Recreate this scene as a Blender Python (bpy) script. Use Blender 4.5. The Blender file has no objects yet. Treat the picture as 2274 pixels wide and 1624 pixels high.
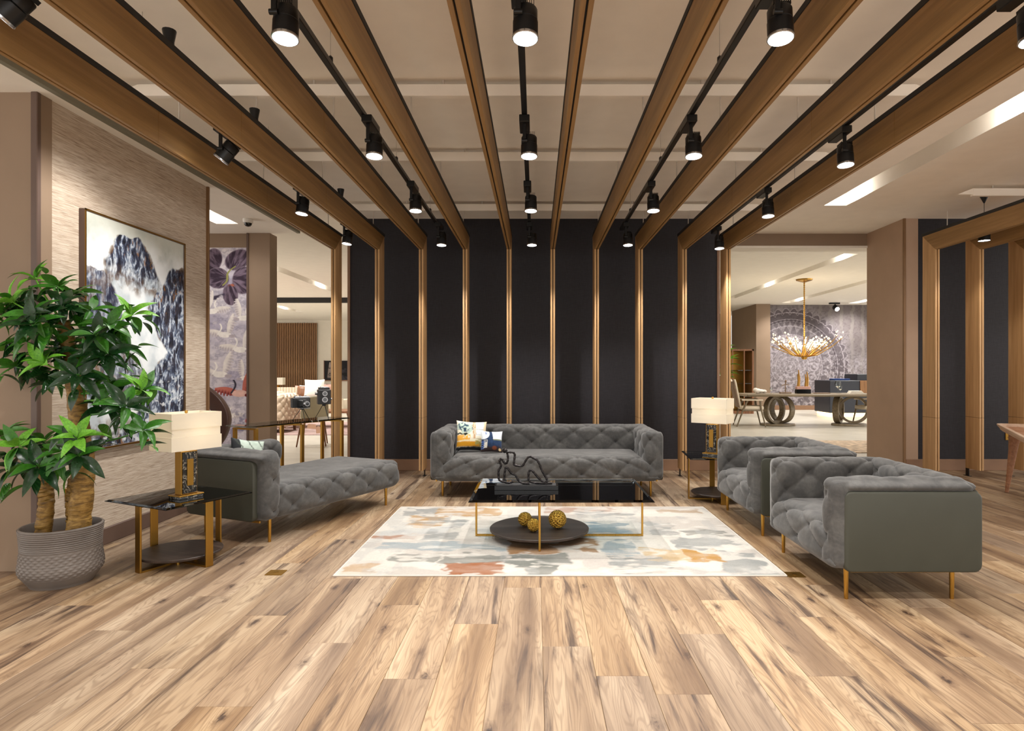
import bpy, math, random
import numpy as np
from mathutils import Vector, Matrix, Quaternion
import bmesh
random.seed(7)
PI = math.pi
R = math.radians
scene = bpy.context.scene
COL = scene.collection

# ---------------------------------------------------------------- camera, world, exposure
F, CX, CY, EYE = 1400.0, 1190.0, 822.0, 1.32      # focal length, vanishing point (2274x1624 frame), eye height
cd = bpy.data.cameras.new('camera')
cd.sensor_width = 36.0
cd.lens = F / 2274 * 36.0
cd.shift_x = -(CX - 1137) / 2274
cd.shift_y = (CY - 812) / 2274
cd.clip_end = 100
cam = bpy.data.objects.new('camera', cd)
cam.location = (0, 0, EYE)
cam.rotation_euler = (PI / 2, 0, 0)
COL.objects.link(cam)
scene.camera = cam
world = bpy.data.worlds.new('showroom_light')
scene.world = world
world.use_nodes = True
bg = world.node_tree.nodes['Background']
bg.inputs[0].default_value = (1.0, 0.955, 0.90, 1)
bg.inputs[1].default_value = WORLD_STRENGTH = 2.05
scene.view_settings.view_transform = 'Standard'
scene.view_settings.look = 'None'
scene.view_settings.exposure = 0.17
scene.view_settings.gamma = 1.0
scene.view_settings.use_curve_mapping = False
SPOT_W, BACK_W = 33.0, 215.0

def at(px, py, y):
    return ((px - CX) * y / F, y, EYE + (CY - py) * y / F)

# ---------------------------------------------------------------- helpers
def S(r, g, b):
    f = lambda c: (c / 255 / 12.92) if c / 255 <= 0.04045 else ((c / 255 + 0.055) / 1.055) ** 2.4
    return (f(r), f(g), f(b))

class NT:
    """tiny node-tree writer"""
    def __init__(self, name, rough=0.5, metal=0.0, color=(0.5, 0.5, 0.5), spec=None):
        self.m = bpy.data.materials.new(name)
        self.m.use_nodes = True
        self.t = self.m.node_tree
        self.b = self.t.nodes['Principled BSDF']
        self.out = self.t.nodes['Material Output']
        self.b.inputs['Base Color'].default_value = (*color, 1)
        self.b.inputs['Roughness'].default_value = rough
        self.b.inputs['Metallic'].default_value = metal
        if spec is not None:
            self.b.inputs['Specular IOR Level'].default_value = spec
    def n(self, kind, **kw):
        x = self.t.nodes.new(kind)
        for k, v in kw.items():
            if hasattr(x, k) and not k.startswith('i_'):
                setattr(x, k, v)
        return x
    def put(self, sock, v):
        if hasattr(v, 'is_output') or isinstance(v, bpy.types.NodeSocket):
            self.t.links.new(v, sock)
        else:
            sock.default_value = v
    def coords(self, kind='Object'):
        return self.n('ShaderNodeTexCoord').outputs[kind]
    def mapping(self, vec, scale=(1, 1, 1), loc=(0, 0, 0), rot=(0, 0, 0)):
        x = self.n('ShaderNodeMapping')
        self.put(x.inputs[0], vec)
        x.inputs['Scale'].default_value = scale
        x.inputs['Rotation'].default_value = rot
        self.put(x.inputs['Location'], loc)
        return x.outputs[0]
    def noise(self, vec, scale=5, detail=4, rough=0.5, dist=0.0):
        x = self.n('ShaderNodeTexNoise')
        self.put(x.inputs['Vector'], vec)
        x.inputs['Scale'].default_value = scale
        x.inputs['Detail'].default_value = detail
        x.inputs['Roughness'].default_value = rough
        x.inputs['Distortion'].default_value = dist
        return x.outputs[0]
    def voronoi(self, vec, scale=5, rnd=1.0):
        x = self.n('ShaderNodeTexVoronoi')
        self.put(x.inputs['Vector'], vec)
        x.inputs['Scale'].default_value = scale
        x.inputs['Randomness'].default_value = rnd
        return x.outputs[0]
    def ramp(self, fac, stops):
        x = self.n('ShaderNodeValToRGB')
        self.put(x.inputs[0], fac)
        e = x.color_ramp.elements
        while len(e) < len(stops):
            e.new(0.5)
        for el, (p, c) in zip(e, stops):
            el.position = p
            el.color = (*c, 1) if len(c) == 3 else c
        return x.outputs[0]
    def mix(self, fac, a, b, mode='MIX'):
        x = self.n('ShaderNodeMix', data_type='RGBA', blend_type=mode)
        self.put(x.inputs[0], fac)
        self.put(x.inputs[6], (*a, 1) if isinstance(a, tuple) else a)
        self.put(x.inputs[7], (*b, 1) if isinstance(b, tuple) else b)
        return x.outputs[2]
    def math(self, op, a, b=0.0, clamp=False):
        x = self.n('ShaderNodeMath', operation=op, use_clamp=clamp)
        self.put(x.inputs[0], a)
        self.put(x.inputs[1], b)
        return x.outputs[0]
    def rng(self, v, a, b, c=0.0, d=1.0):
        x = self.n('ShaderNodeMapRange')
        self.put(x.inputs[0], v)
        for i, q in zip((1, 2, 3, 4), (a, b, c, d)):
            x.inputs[i].default_value = q
        return x.outputs[0]
    def bump(self, h, strength=0.2, dist=0.01):
        x = self.n('ShaderNodeBump')
        x.inputs['Strength'].default_value = strength
        x.inputs['Distance'].default_value = dist
        self.put(x.inputs['Height'], h)
        self.t.links.new(x.outputs[0], self.b.inputs['Normal'])
    def color(self, c):
        self.put(self.b.inputs['Base Color'], c)
    def random(self):
        return self.n('ShaderNodeObjectInfo').outputs['Random']
    def vec(self, x, y, z):
        c = self.n('ShaderNodeCombineXYZ')
        for i, v in enumerate((x, y, z)):
            self.put(c.inputs[i], v)
        return c.outputs[0]

def plain(name, color, rough=0.5, metal=0.0, spec=None, var=0.06, scale=6.0, bump=0.0, bscale=300, bdist=0.002):
    k = NT(name, rough, metal, color, spec)
    co = k.coords()
    if var:
        f = k.noise(co, scale, 4)
        d = tuple(max(0, c * (1 - var * 2)) for c in color)
        l = tuple(min(1, c * (1 + var * 2)) for c in color)
        k.color(k.ramp(f, [(0.3, d), (0.7, l)]))
    if bump:
        k.bump(k.noise(co, bscale, 3), bump, bdist)
    return k.m

def glow(name, color, strength):
    k = NT(name, 0.4, 0, color)
    k.b.inputs['Emission Color'].default_value = (*color, 1)
    k.b.inputs['Emission Strength'].default_value = strength
    return k.m

def oak(name, dark, mid, light, axis=1, rough=0.5, s=1.0):
    k = NT(name, rough)
    co = k.coords()
    sc = [26 * s, 26 * s, 26 * s]
    sc[axis] = 1.1 * s
    v = k.mapping(co, tuple(sc))
    a = k.noise(v, 1.0, 5, 0.55, 0.4)
    fine = [220, 220, 220]
    fine[axis] = 7
    b = k.noise(k.mapping(co, tuple(fine)), 1.0, 2)
    base = k.ramp(a, [(0.28, dark), (0.5, mid), (0.74, light)])
    k.color(k.mix(k.rng(b, 0.35, 0.7, 0.0, 0.28), base, dark))
    k.bump(b, 0.12, 0.002)
    return k.m

def glass(name, tint, gloss=0.06, rough=0.0, facing=0.35):
    """clear or smoked sheet: tinted see-through with a grazing reflection"""
    k = NT(name)
    tr = k.n('ShaderNodeBsdfTransparent')
    tr.inputs[0].default_value = (*tint, 1)
    gl = k.n('ShaderNodeBsdfGlossy')
    gl.inputs['Color'].default_value = (0.95, 0.97, 1, 1)
    gl.inputs['Roughness'].default_value = rough
    fr = k.n('ShaderNodeFresnel')
    fr.inputs[0].default_value = 1.5
    mx = k.n('ShaderNodeMixShader')
    k.t.links.new(fr.outputs[0], mx.inputs[0])
    k.t.links.new(tr.outputs[0], mx.inputs[1])
    k.t.links.new(gl.outputs[0], mx.inputs[2])
    k.t.links.new(mx.outputs[0], k.out.inputs[0])
    return k.m

def printed(name, rough=0.6, spec=0.3, bump=0.0, bscale=400, sheen=0.0):
    k = NT(name, rough, spec=spec)
    a = k.n('ShaderNodeVertexColor')
    a.layer_name = 'Col'
    k.color(a.outputs[0])
    if bump:
        k.bump(k.noise(k.coords(), bscale, 2), bump, 0.003)
    if sheen:
        k.b.inputs['Sheen Weight'].default_value = sheen
    return k.m

M = {}
def link(o, parent=None):
    COL.objects.link(o)
    if parent is not None:
        o.parent = parent
    return o

def tag(o, label=None, cat=None, group=None, kind=None):
    if label: o['label'] = label
    if cat: o['category'] = cat
    if group: o['group'] = group
    if kind: o['kind'] = kind
    return o

def thing(name, label, cat, loc=(0, 0, 0), rotz=0.0, group=None):
    o = bpy.data.objects.new(name, None)
    o.empty_display_size = 0.1
    o.location = loc
    o.rotation_euler = (0, 0, rotz)
    link(o)
    return tag(o, label, cat, group)

def copy_tree(o, parent=None):
    c = o.copy()
    link(c, parent)
    for ch in list(o.children):
        copy_tree(ch, c)
    return c

def mesh_from(name, verts, faces, smooth=None):
    me = bpy.data.meshes.new(name)
    me.from_pydata([tuple(v) for v in verts], [], faces)
    me.validate()
    if smooth is not None:
        me.polygons.foreach_set('use_smooth', [True] * len(me.polygons))
        if smooth < 170:
            me.set_sharp_from_angle(angle=R(smooth))
    me.update()
    return me

class MB:
    """collects primitives and links them as one mesh object"""
    def __init__(self):
        self.v, self.f = [], []
    def add(self, verts, faces):
        o = len(self.v)
        self.v += [tuple(x) for x in verts]
        self.f += [tuple(i + o for i in q) for q in faces]
        return self
    def box(self, lo, hi, m=None):
        (a, b, c), (d, e, g) = lo, hi
        vs = [(a, b, c), (d, b, c), (d, e, c), (a, e, c), (a, b, g), (d, b, g), (d, e, g), (a, e, g)]
        if m is not None:
            vs = [m @ Vector(p) for p in vs]
        return self.add(vs, [(0, 3, 2, 1), (4, 5, 6, 7), (0, 1, 5, 4), (1, 2, 6, 5), (2, 3, 7, 6), (3, 0, 4, 7)])
    def cbox(self, c, s, m=None):
        return self.box([c[i] - s[i] / 2 for i in range(3)], [c[i] + s[i] / 2 for i in range(3)], m)
    def prism(self, pts, axis, a, b, m=None):
        """2-D outline pushed along an axis; pts given in the two remaining axes in x,y,z order"""
        n = len(pts)
        vs = []
        for t in (a, b):
            for p in pts:
                q = list(p)
                q.insert(axis, t)
                vs.append(q)
        if m is not None:
            vs = [m @ Vector(p) for p in vs]
        fs = [tuple(range(n - 1, -1, -1)), tuple(range(n, 2 * n))]
        fs += [(i, (i + 1) % n, n + (i + 1) % n, n + i) for i in range(n)]
        return self.add(vs, fs)
    def ring(self, prof, n=24, center=(0, 0, 0), m=None, caps=True):
        """lathe about z: prof = [(r, z)...]"""
        vs, fs = [], []
        for r, z in prof:
            for i in range(n):
                t = 2 * PI * i / n
                vs.append(Vector((center[0] + r * math.cos(t), center[1] + r * math.sin(t), center[2] + z)))
        k = len(prof)
        for j in range(k - 1):
            for i in range(n):
                i2 = (i + 1) % n
                fs.append((j * n + i, j * n + i2, (j + 1) * n + i2, (j + 1) * n + i))
        if caps:
            if prof[0][0] > 1e-5: fs.append(tuple(range(n - 1, -1, -1)))
            if prof[-1][0] > 1e-5: fs.append(tuple(range((k - 1) * n, k * n)))
        if m is not None:
            vs = [m @ v for v in vs]
        return self.add(vs, fs)
    def cyl(self, p0, p1, r0, r1=None, n=12):
        p0, p1 = Vector(p0), Vector(p1)
        d = p1 - p0
        q = d.to_track_quat('Z', 'Y').to_matrix().to_4x4()
        q.translation = p0
        return self.ring([(r0, 0), (r0 if r1 is None else r1, d.length)], n, (0, 0, 0), q)
    def tube(self, pts, r, n=8, closed=False, flat=1.0):
        pts = [Vector(p) for p in pts]
        k = len(pts)
        rs = r if isinstance(r, (list, tuple)) else [r] * k
        vs, fs = [], []
        up = None
        for i, p in enumerate(pts):
            if closed:
                t = pts[(i + 1) % k] - pts[i - 1]
            else:
                t = pts[min(i + 1, k - 1)] - pts[max(i - 1, 0)]
            t.normalize()
            if up is None:
                up = Vector((0, 0, 1)) if abs(t.z) < 0.9 else Vector((1, 0, 0))
            a = (up - t * up.dot(t))
            if a.length < 1e-5:
                a = t.orthogonal()
            a.normalize()
            b = t.cross(a)
            up = a
            for j in range(n):
                w = 2 * PI * j / n
                vs.append(p + (a * math.cos(w) + b * math.sin(w) * flat) * rs[i])
        for i in range(k if closed else k - 1):
            for j in range(n):
                i2, j2 = (i + 1) % k, (j + 1) % n
                fs.append((i * n + j, i2 * n + j, i2 * n + j2, i * n + j2))
        if not closed:
            fs.append(tuple(range(n)))
            fs.append(tuple(range(k * n - 1, (k - 1) * n - 1, -1)))
        return self.add(vs, fs)
    def ball(self, c, r, n=10, k=6):
        rr = r if isinstance(r, (tuple, list)) else (r, r, r)
        vs = [(c[0], c[1], c[2] - rr[2])]
        for j in range(1, k):
            a = -PI / 2 + PI * j / k
            for i in range(n):
                t = 2 * PI * i / n
                vs.append((c[0] + rr[0] * math.cos(a) * math.cos(t), c[1] + rr[1] * math.cos(a) * math.sin(t), c[2] + rr[2] * math.sin(a)))
        vs.append((c[0], c[1], c[2] + rr[2]))
        fs = [(0, 1 + (i + 1) % n, 1 + i) for i in range(n)]
        for j in range(k - 2):
            for i in range(n):
                a, b = 1 + j * n + i, 1 + j * n + (i + 1) % n
                fs.append((a, b, b + n, a + n))
        e = len(vs) - 1
        fs += [(e, 1 + (k - 2) * n + i, 1 + (k - 2) * n + (i + 1) % n) for i in range(n)]
        return self.add(vs, fs)
    def build(self, name, m, parent=None, smooth=35, bevel=0.0, seg=1, loc=None, rotz=None):
        me = bpy.data.meshes.new(name)
        me.from_pydata(self.v, [], self.f)
        if bevel:
            bm = bmesh.new()
            bm.from_mesh(me)
            es = [e for e in bm.edges if len(e.link_faces) == 2 and e.calc_face_angle(0) > R(40)]
            bmesh.ops.bevel(bm, geom=es, offset=bevel, segments=seg, affect='EDGES', profile=0.5, clamp_overlap=True)
            bm.to_mesh(me)
            bm.free()
        if smooth is not None and len(me.polygons):
            me.polygons.foreach_set('use_smooth', [True] * len(me.polygons))
            me.set_sharp_from_angle(angle=R(smooth))
        me.materials.append(M[m] if isinstance(m, str) else m)
        me.update()
        o = bpy.data.objects.new(name, me)
        link(o, parent)
        if loc is not None: o.location = loc
        if rotz is not None: o.rotation_euler = (0, 0, rotz)
        return o

def B(name, lo, hi, m, parent=None, bevel=0.0, seg=1):
    return MB().box(lo, hi).build(name, m, parent, bevel=bevel, seg=seg)

def struct(o, label=None):
    o['kind'] = 'structure'
    if label: o['label'] = label
    return o

def lamp(name, kind, loc, power, color=(1, 0.95, 0.88), parent=None, rot=(0, 0, 0), **kw):
    d = bpy.data.lights.new(name, kind)
    d.energy = power
    d.color = color
    for a, b in kw.items():
        setattr(d, a, b)
    o = bpy.data.objects.new(name, d)
    o.location = loc
    o.rotation_euler = rot
    return link(o, parent)

# numpy value noise for the printed surfaces
_T = np.random.RandomState(11).rand(256, 256)
def vnoise(x, y, seed=0):
    x = np.asarray(x) + seed * 17.3
    y = np.asarray(y) + seed * 31.7
    xi, yi = np.floor(x).astype(int), np.floor(y).astype(int)
    fx, fy = x - xi, y - yi
    fx, fy = fx * fx * (3 - 2 * fx), fy * fy * (3 - 2 * fy)
    g = lambda a, b: _T[a % 256, b % 256]
    return (g(xi, yi) * (1 - fx) + g(xi + 1, yi) * fx) * (1 - fy) + (g(xi, yi + 1) * (1 - fx) + g(xi + 1, yi + 1) * fx) * fy
def fbm(x, y, seed=0, o=5, gain=0.5):
    s, a, t = 0, 1.0, 0
    for i in range(o):
        s = s + a * vnoise(x * 2 ** i, y * 2 ** i, seed + i)
        t += a
        a *= gain
    return s / t
def sm(a, b, x):
    t = np.clip((x - a) / (b - a), 0, 1)
    return t * t * (3 - 2 * t)
def lerp(a, b, t):
    a, b = np.asarray(a, float), np.asarray(b, float)
    return a + (b - a) * np.asarray(t)[..., None]

def print_mesh(name, nx, ny, pos, col, m, parent=None, smooth=None, extra=None):
    """grid u,v in 0..1; pos(u,v)->xyz arrays, col(u,v)->rgb array (n,3); an optional skirt closes the back"""
    u, v = np.meshgrid(np.linspace(0, 1, nx), np.linspace(0, 1, ny))
    u, v = u.ravel(), v.ravel()
    P = np.stack(pos(u, v), -1)
    C = np.clip(col(u, v), 0, 1)
    i = np.arange((nx - 1) * (ny - 1))
    a = (i // (nx - 1)) * nx + i % (nx - 1)
    fs = np.stack([a, a + 1, a + nx + 1, a + nx], -1)
    me = bpy.data.meshes.new(name)
    me.from_pydata(P.tolist(), [], fs.tolist())
    at_ = me.color_attributes.new('Col', 'FLOAT_COLOR', 'POINT')
    buf = np.ones((len(P), 4), dtype=np.float32)
    buf[:, :3] = C
    at_.data.foreach_set('color', buf.ravel())
    if smooth:
        me.polygons.foreach_set('use_smooth', [True] * len(me.polygons))
    me.materials.append(M[m])
    me.update()
    o = bpy.data.objects.new(name, me)
    return link(o, parent)
# ---------------------------------------------------------------- materials
def floor_wood():
    k = NT('rustic_oak_plank', 0.42, spec=0.4)
    co = k.coords()
    r = k.random()
    off = k.vec(k.math('MULTIPLY', r, 37.0), k.math('MULTIPLY', r, 91.0), k.math('MULTIPLY', r, 13.0))
    P = k.mapping(co, (1, 1, 1), off)
    big = k.noise(k.mapping(P, (6.5, 0.5, 1)), 1.0, 2, 0.5, 0.4)          # heartwood / sapwood drift
    streak = k.noise(k.mapping(P, (13, 0.8, 1)), 1.0, 6, 0.6, 0.9)          # long mineral streaks
    fine = k.noise(k.mapping(P, (190, 5, 1)), 1.0, 3, 0.6)
    # cathedral figure: contour lines of a stretched noise field
    field = k.noise(k.mapping(P, (9, 0.9, 1)), 1.0, 2, 0.4, 0.3)
    rings = k.math('SINE', k.math('MULTIPLY', field, 150.0))
    base = k.ramp(big, [(0.32, S(138, 108, 78)), (0.45, S(172, 140, 104)), (0.55, S(196, 165, 127)), (0.68, S(211, 183, 146))])
    base = k.mix(k.rng(rings, 0.1, 1.0, 0.0, 0.42), base, S(130, 98, 66))
    clump = k.noise(k.mapping(P, (4.0, 1.3, 1), (5.0, 2.0, 0.0)), 1.0, 2, 0.5)
    sk = k.math('ADD', streak, k.rng(clump, 0.35, 0.65, -0.05, 0.07))
    base = k.mix(k.rng(sk, 0.53, 0.67, 0.0, 0.76), base, S(112, 84, 62))
    base = k.mix(k.math('MULTIPLY', k.rng(sk, 0.62, 0.71, 0.0, 0.90), k.rng(fine, 0.30, 0.55, 0.55, 1.0)), base, S(62, 48, 42))
    s2 = k.noise(k.mapping(P, (58, 2.0, 1)), 1.0, 4, 0.6, 0.5)
    base = k.mix(k.math('MULTIPLY', k.rng(s2, 0.54, 0.70, 0.0, 0.75), k.rng(big, 0.62, 0.45, 0.15, 1.0)), base, S(112, 84, 62))
    vor = k.voronoi(k.mapping(P, (6.0, 2.4, 1)), 1.0)                        # knots
    warp = k.math('ADD', vor, k.math('MULTIPLY', k.noise(k.mapping(P, (40, 16, 1)), 1.0, 5, 0.65, 1.0), 0.34))
    base = k.mix(k.rng(warp, 0.37, 0.22, 0.0, 0.8), base, S(96, 68, 48))
    base = k.mix(k.rng(warp, 0.26, 0.18, 0.0, 0.92), base, S(52, 40, 35))
    base = k.mix(k.rng(fine, 0.35, 0.75, 0.0, 0.22), base, S(120, 84, 56))
    tone = k.n('ShaderNodeHueSaturation')
    k.put(tone.inputs['Value'], k.rng(r, 0, 1, 0.62, 0.75))
    k.put(tone.inputs['Saturation'], k.rng(k.math('FRACT', k.math('MULTIPLY', r, 7.7)), 0, 1, 0.80, 1.0))
    k.put(tone.inputs['Color'], base)
    k.color(tone.outputs[0])
    k.put(k.b.inputs['Roughness'], k.rng(fine, 0.2, 0.8, 0.36, 0.52))
    k.bump(fine, 0.10, 0.002)
    return k.m
M['plank'] = floor_wood()
M['oak_side'] = oak('oak_veneer', S(120, 88, 48), S(142, 107, 61), S(160, 122, 75), 1)  # beam oak kept darker, shade on the beams put into its colour
M['oak_post'] = oak('oak_veneer_upright', S(160, 122, 78), S(184, 144, 98), S(200, 162, 116), 2)  # same oak made paler, light on the posts put into its colour
M['black_core'] = plain('black_core', S(30, 28, 27), 0.7)
M['black_metal'] = plain('black_metal', S(24, 24, 25), 0.38, 0.3)
M['steel_rod'] = plain('painted_rod', S(200, 190, 178), 0.5)
M['ceiling'] = plain('ceiling_paint', S(246, 238, 226), 0.9, var=0.01)
M['ceiling_white'] = plain('soffit_paint', S(240, 234, 224), 0.85, var=0.01)
M['soffit_edge'] = plain('soffit_edge_paint', S(128, 124, 108), 0.85, var=0.01)  # edge face darkened to grey-green: its shade is put into the colour

def fabric_wall():
    k = NT('black_fabric_wall', 0.62, spec=0.35)
    co = k.coords()
    a = k.noise(k.mapping(co, (260, 30, 12)), 1.0, 3)
    b = k.noise(k.mapping(co, (14, 30, 320)), 1.0, 2)
    k.color(k.ramp(k.math('MULTIPLY', k.math('ADD', a, b), 0.5), [(0.3, S(26, 25, 29)), (0.7, S(48, 46, 52))]))
    k.bump(a, 0.15, 0.002)
    return k.m
M['black_wall'] = fabric_wall()

def grass():
    k = NT('grasscloth_wallpaper', 0.75, spec=0.2)
    co = k.coords()
    a = k.noise(k.mapping(co, (1, 7.0, 170)), 1.0, 6, 0.65, 0.4)
    b = k.noise(k.mapping(co, (1, 9.0, 420)), 1.0, 3)
    c = k.ramp(a, [(0.30, S(150, 131, 113)), (0.46, S(190, 173, 154)), (0.58, S(208, 194, 177)), (0.75, S(228, 216, 200))])
    k.color(k.mix(k.rng(b, 0.4, 0.75, 0, 0.35), c, S(118, 92, 72)))
    k.bump(a, 0.35, 0.004)
    return k.m
M['grass'] = grass()
M['taupe'] = plain('taupe_leather_wall', S(140, 119, 99), 0.6, spec=0.3, var=0.02, scale=3)
M['taupe_light'] = plain('light_taupe_leather_wall', S(178, 151, 129), 0.55, spec=0.35, var=0.02, scale=3)  # taupe made paler, light on the right pillar put into the colour
M['taupe_trim'] = plain('dark_taupe_trim', S(92, 72, 62), 0.5, var=0.02)
M['bronze_trim'] = plain('bronze_trim', S(130, 98, 66), 0.4, 0.3, var=0.03)
M['baseboard'] = plain('brown_baseboard', S(136, 104, 80), 0.5, var=0.03)
M['cream_wall'] = plain('cream_wall', S(226, 218, 204), 0.85, var=0.01)
M['grey_wall'] = plain('grey_wall', S(160, 150, 138), 0.85, var=0.02)

def pale_floor():
    k = NT('pale_floor', 0.3, spec=0.45)
    co = k.coords()
    a = k.noise(k.mapping(co, (1.0, 3.0, 1)), 1.2, 5, 0.6)
    k.color(k.ramp(a, [(0.3, S(196, 190, 176)), (0.7, S(222, 216, 203))]))
    return k.m
M['pale_floor'] = pale_floor()

def suede():
    k = NT('grey_suede', 0.78, spec=0.25)
    co = k.coords()
    a = k.noise(co, 7.0, 6, 0.62, 0.8)
    b = k.noise(k.mapping(co, (1, 1, 1), (3, 5, 7)), 42, 4, 0.6)
    f = k.math('ADD', k.math('MULTIPLY', a, 0.75), k.math('MULTIPLY', b, 0.25))
    k.color(k.ramp(f, [(0.34, S(63, 63, 63)), (0.5, S(78, 77, 76)), (0.66, S(95, 94, 92))]))
    k.b.inputs['Sheen Weight'].default_value = 0.25
    k.b.inputs['Sheen Roughness'].default_value = 0.4
    k.bump(k.noise(co, 500, 2), 0.06, 0.001)
    return k.m
M['suede'] = suede()
M['seam'] = plain('grey_button', S(54, 53, 52), 0.75)
M['leather'] = plain('olive_grey_leather', S(60, 61, 52), 0.5, spec=0.4, var=0.03, bump=0.08, bscale=700, bdist=0.001)

def brass(name='brushed_brass', c=S(190, 148, 72), rough=0.28):
    k = NT(name, rough, 1.0, c)
    n = k.noise(k.mapping(k.coords(), (300, 300, 4)), 1.0, 2)
    k.put(k.b.inputs['Roughness'], k.rng(n, 0.2, 0.8, rough - 0.06, rough + 0.08))
    return k.m
M['brass'] = brass()
M['brass_flat'] = brass('satin_brass', S(160, 121, 56), 0.38)
M['old_gold'] = plain('old_gold_rope', S(182, 144, 62), 0.3, 0.85, var=0.12, scale=60)
M['smoked'] = glass('smoked_glass', (0.68, 0.73, 0.74))
M['smoked_dark'] = glass('dark_smoked_glass', (0.30, 0.33, 0.34))
M['clear'] = glass('clear_glass', (0.93, 0.96, 0.95))
M['console_glass'] = glass('console_glass', (0.74, 0.78, 0.76))
M['dark_oak'] = oak('dark_stained_oak', S(40, 32, 28), S(58, 46, 40), S(76, 62, 54), 0, 0.45)
M['chair_wood'] = oak('walnut', S(104, 66, 42), S(136, 90, 58), S(160, 112, 76), 2, 0.4)
M['table_wood'] = oak('walnut_table', S(124, 82, 56), S(152, 106, 76), S(176, 130, 98), 1, 0.4)
M['table_rim'] = oak('pale_table_rim', S(176, 146, 122), S(200, 172, 148), S(214, 190, 166), 1, 0.45)
M['greige_wood'] = oak('greige_wood', S(100, 88, 68), S(128, 113, 90), S(150, 134, 108), 0, 0.4)
M['slat_wood'] = oak('slat_wood', S(116, 80, 46), S(150, 106, 64), S(172, 128, 84), 2, 0.5)
M['slat_back'] = plain('slat_backing', S(46, 36, 28), 0.8)

def marble():
    k = NT('black_marble', 0.12, spec=0.6)
    co = k.coords()
    a = k.noise(co, 14, 6, 0.6, 1.6)
    v = k.math('ABSOLUTE', k.math('SUBTRACT', a, 0.5))
    k.color(k.ramp(v, [(0.0, S(200, 190, 170)), (0.012, S(60, 55, 48)), (0.04, S(16, 15, 14)), (0.3, S(10, 10, 10))]))
    return k.m
M['marble'] = marble()

def shade():
    k = NT('lamp_shade_fabric', 0.8, spec=0.2, color=S(238, 232, 218))
    k.b.inputs['Subsurface Weight'].default_value = 0.0
    tr = k.n('ShaderNodeBsdfTranslucent')
    tr.inputs[0].default_value = (*S(246, 238, 222), 1)
    mx = k.n('ShaderNodeMixShader')
    mx.inputs[0].default_value = 0.35
    k.t.links.new(k.b.outputs[0], mx.inputs[1])
    k.t.links.new(tr.outputs[0], mx.inputs[2])
    k.t.links.new(mx.outputs[0], k.out.inputs[0])
    return k.m
M['shade'] = shade()
M['iron'] = plain('black_patinated_iron', S(40, 37, 38), 0.28, 0.75, var=0.25, scale=40, bump=0.5, bscale=90, bdist=0.004)
M['chrome'] = plain('lens_rim', S(190, 192, 196), 0.2, 0.9, var=0.0)
M['lens'] = glow('spot_lens', (1.0, 0.98, 0.95), 22)
M['slot_lens'] = glow('slot_lamp', (1.0, 0.97, 0.92), 16)
M['ledge_glow'] = glow('plinth_light', (1.0, 0.66, 0.28), 5)
M['crystal'] = glow('chandelier_crystal', (1.0, 0.88, 0.64), 0.75)
M['white_plastic'] = plain('white_plastic', S(225, 222, 216), 0.4, var=0)
M['dome'] = plain('smoked_dome', S(20, 20, 22), 0.08, 0.0, var=0)
M['print'] = printed('printed_canvas', 0.7, 0.2)
M['rug'] = printed('woven_rug', 0.9, 0.1, 0.5, 260)
M['pillow_print'] = printed('printed_velvet', 0.8, 0.2, 0.15, 500, 0.1)
M['rug_edge'] = plain('rug_binding', S(206, 198, 188), 0.9)
M['pot'] = plain('taupe_ceramic', S(108, 100, 94), 0.5, spec=0.4, var=0.05, scale=5)
M['soil'] = plain('dark_potting_moss', S(70, 46, 24), 0.95, var=0.3, scale=50)

def bark():
    k = NT('golden_brown_bark', 0.5, spec=0.35)
    co = k.coords()
    a = k.noise(k.mapping(co, (18, 18, 46)), 1.0, 5, 0.6, 0.5)
    k.color(k.ramp(a, [(0.3, S(80, 58, 24)), (0.5, S(130, 98, 44)), (0.7, S(164, 130, 68))]))
    k.bump(k.noise(k.mapping(co, (12, 12, 120)), 1.0, 4), 0.6, 0.01)
    return k.m
M['bark'] = bark()

def leaf(name, lo, hi, vein, rough):
    k = NT(name, rough, spec=0.5)
    a = k.noise(k.coords(), 18, 3)
    w = k.n('ShaderNodeTexWave', wave_type='BANDS', bands_direction='Y')
    k.put(w.inputs[0], k.mapping(k.coords(), (1, 1, 1)))
    w.inputs['Scale'].default_value = 26
    w.inputs['Distortion'].default_value = 1.0
    c = k.ramp(a, [(0.3, lo), (0.7, hi)])
    k.color(k.mix(k.rng(w.outputs[1], 0.75, 1.0, 0, 0.25), c, vein))
    k.bump(w.outputs[1], 0.25, 0.003)
    tr = k.n('ShaderNodeBsdfTranslucent')
    tr.inputs[0].default_value = (*vein, 1)
    mx = k.n('ShaderNodeMixShader')
    mx.inputs[0].default_value = 0.07
    k.t.links.new(k.b.outputs[0], mx.inputs[1])
    k.t.links.new(tr.outputs[0], mx.inputs[2])
    k.t.links.new(mx.outputs[0], k.out.inputs[0])
    return k.m
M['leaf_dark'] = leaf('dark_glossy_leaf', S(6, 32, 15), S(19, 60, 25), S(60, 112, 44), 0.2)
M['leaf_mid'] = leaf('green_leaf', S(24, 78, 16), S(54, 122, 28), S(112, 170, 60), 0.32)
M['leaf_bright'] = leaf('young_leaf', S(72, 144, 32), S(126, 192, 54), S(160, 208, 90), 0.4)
M['beige_leather'] = plain('beige_leather', S(214, 192, 168), 0.5, var=0.03)
M['cream_fabric'] = plain('cream_fabric', S(226, 212, 190), 0.85, var=0.03)
M['olive_cream'] = plain('pistachio_leather', S(196, 186, 158), 0.6, var=0.03)
M['wing_back'] = plain('brown_suede', S(140, 118, 100), 0.8, var=0.12, scale=20)
M['navy'] = plain('navy_lacquer', S(34, 37, 48), 0.4, var=0.02)
M['blue_cloth'] = plain('blue_cloth', S(30, 60, 120), 0.8)
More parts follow.
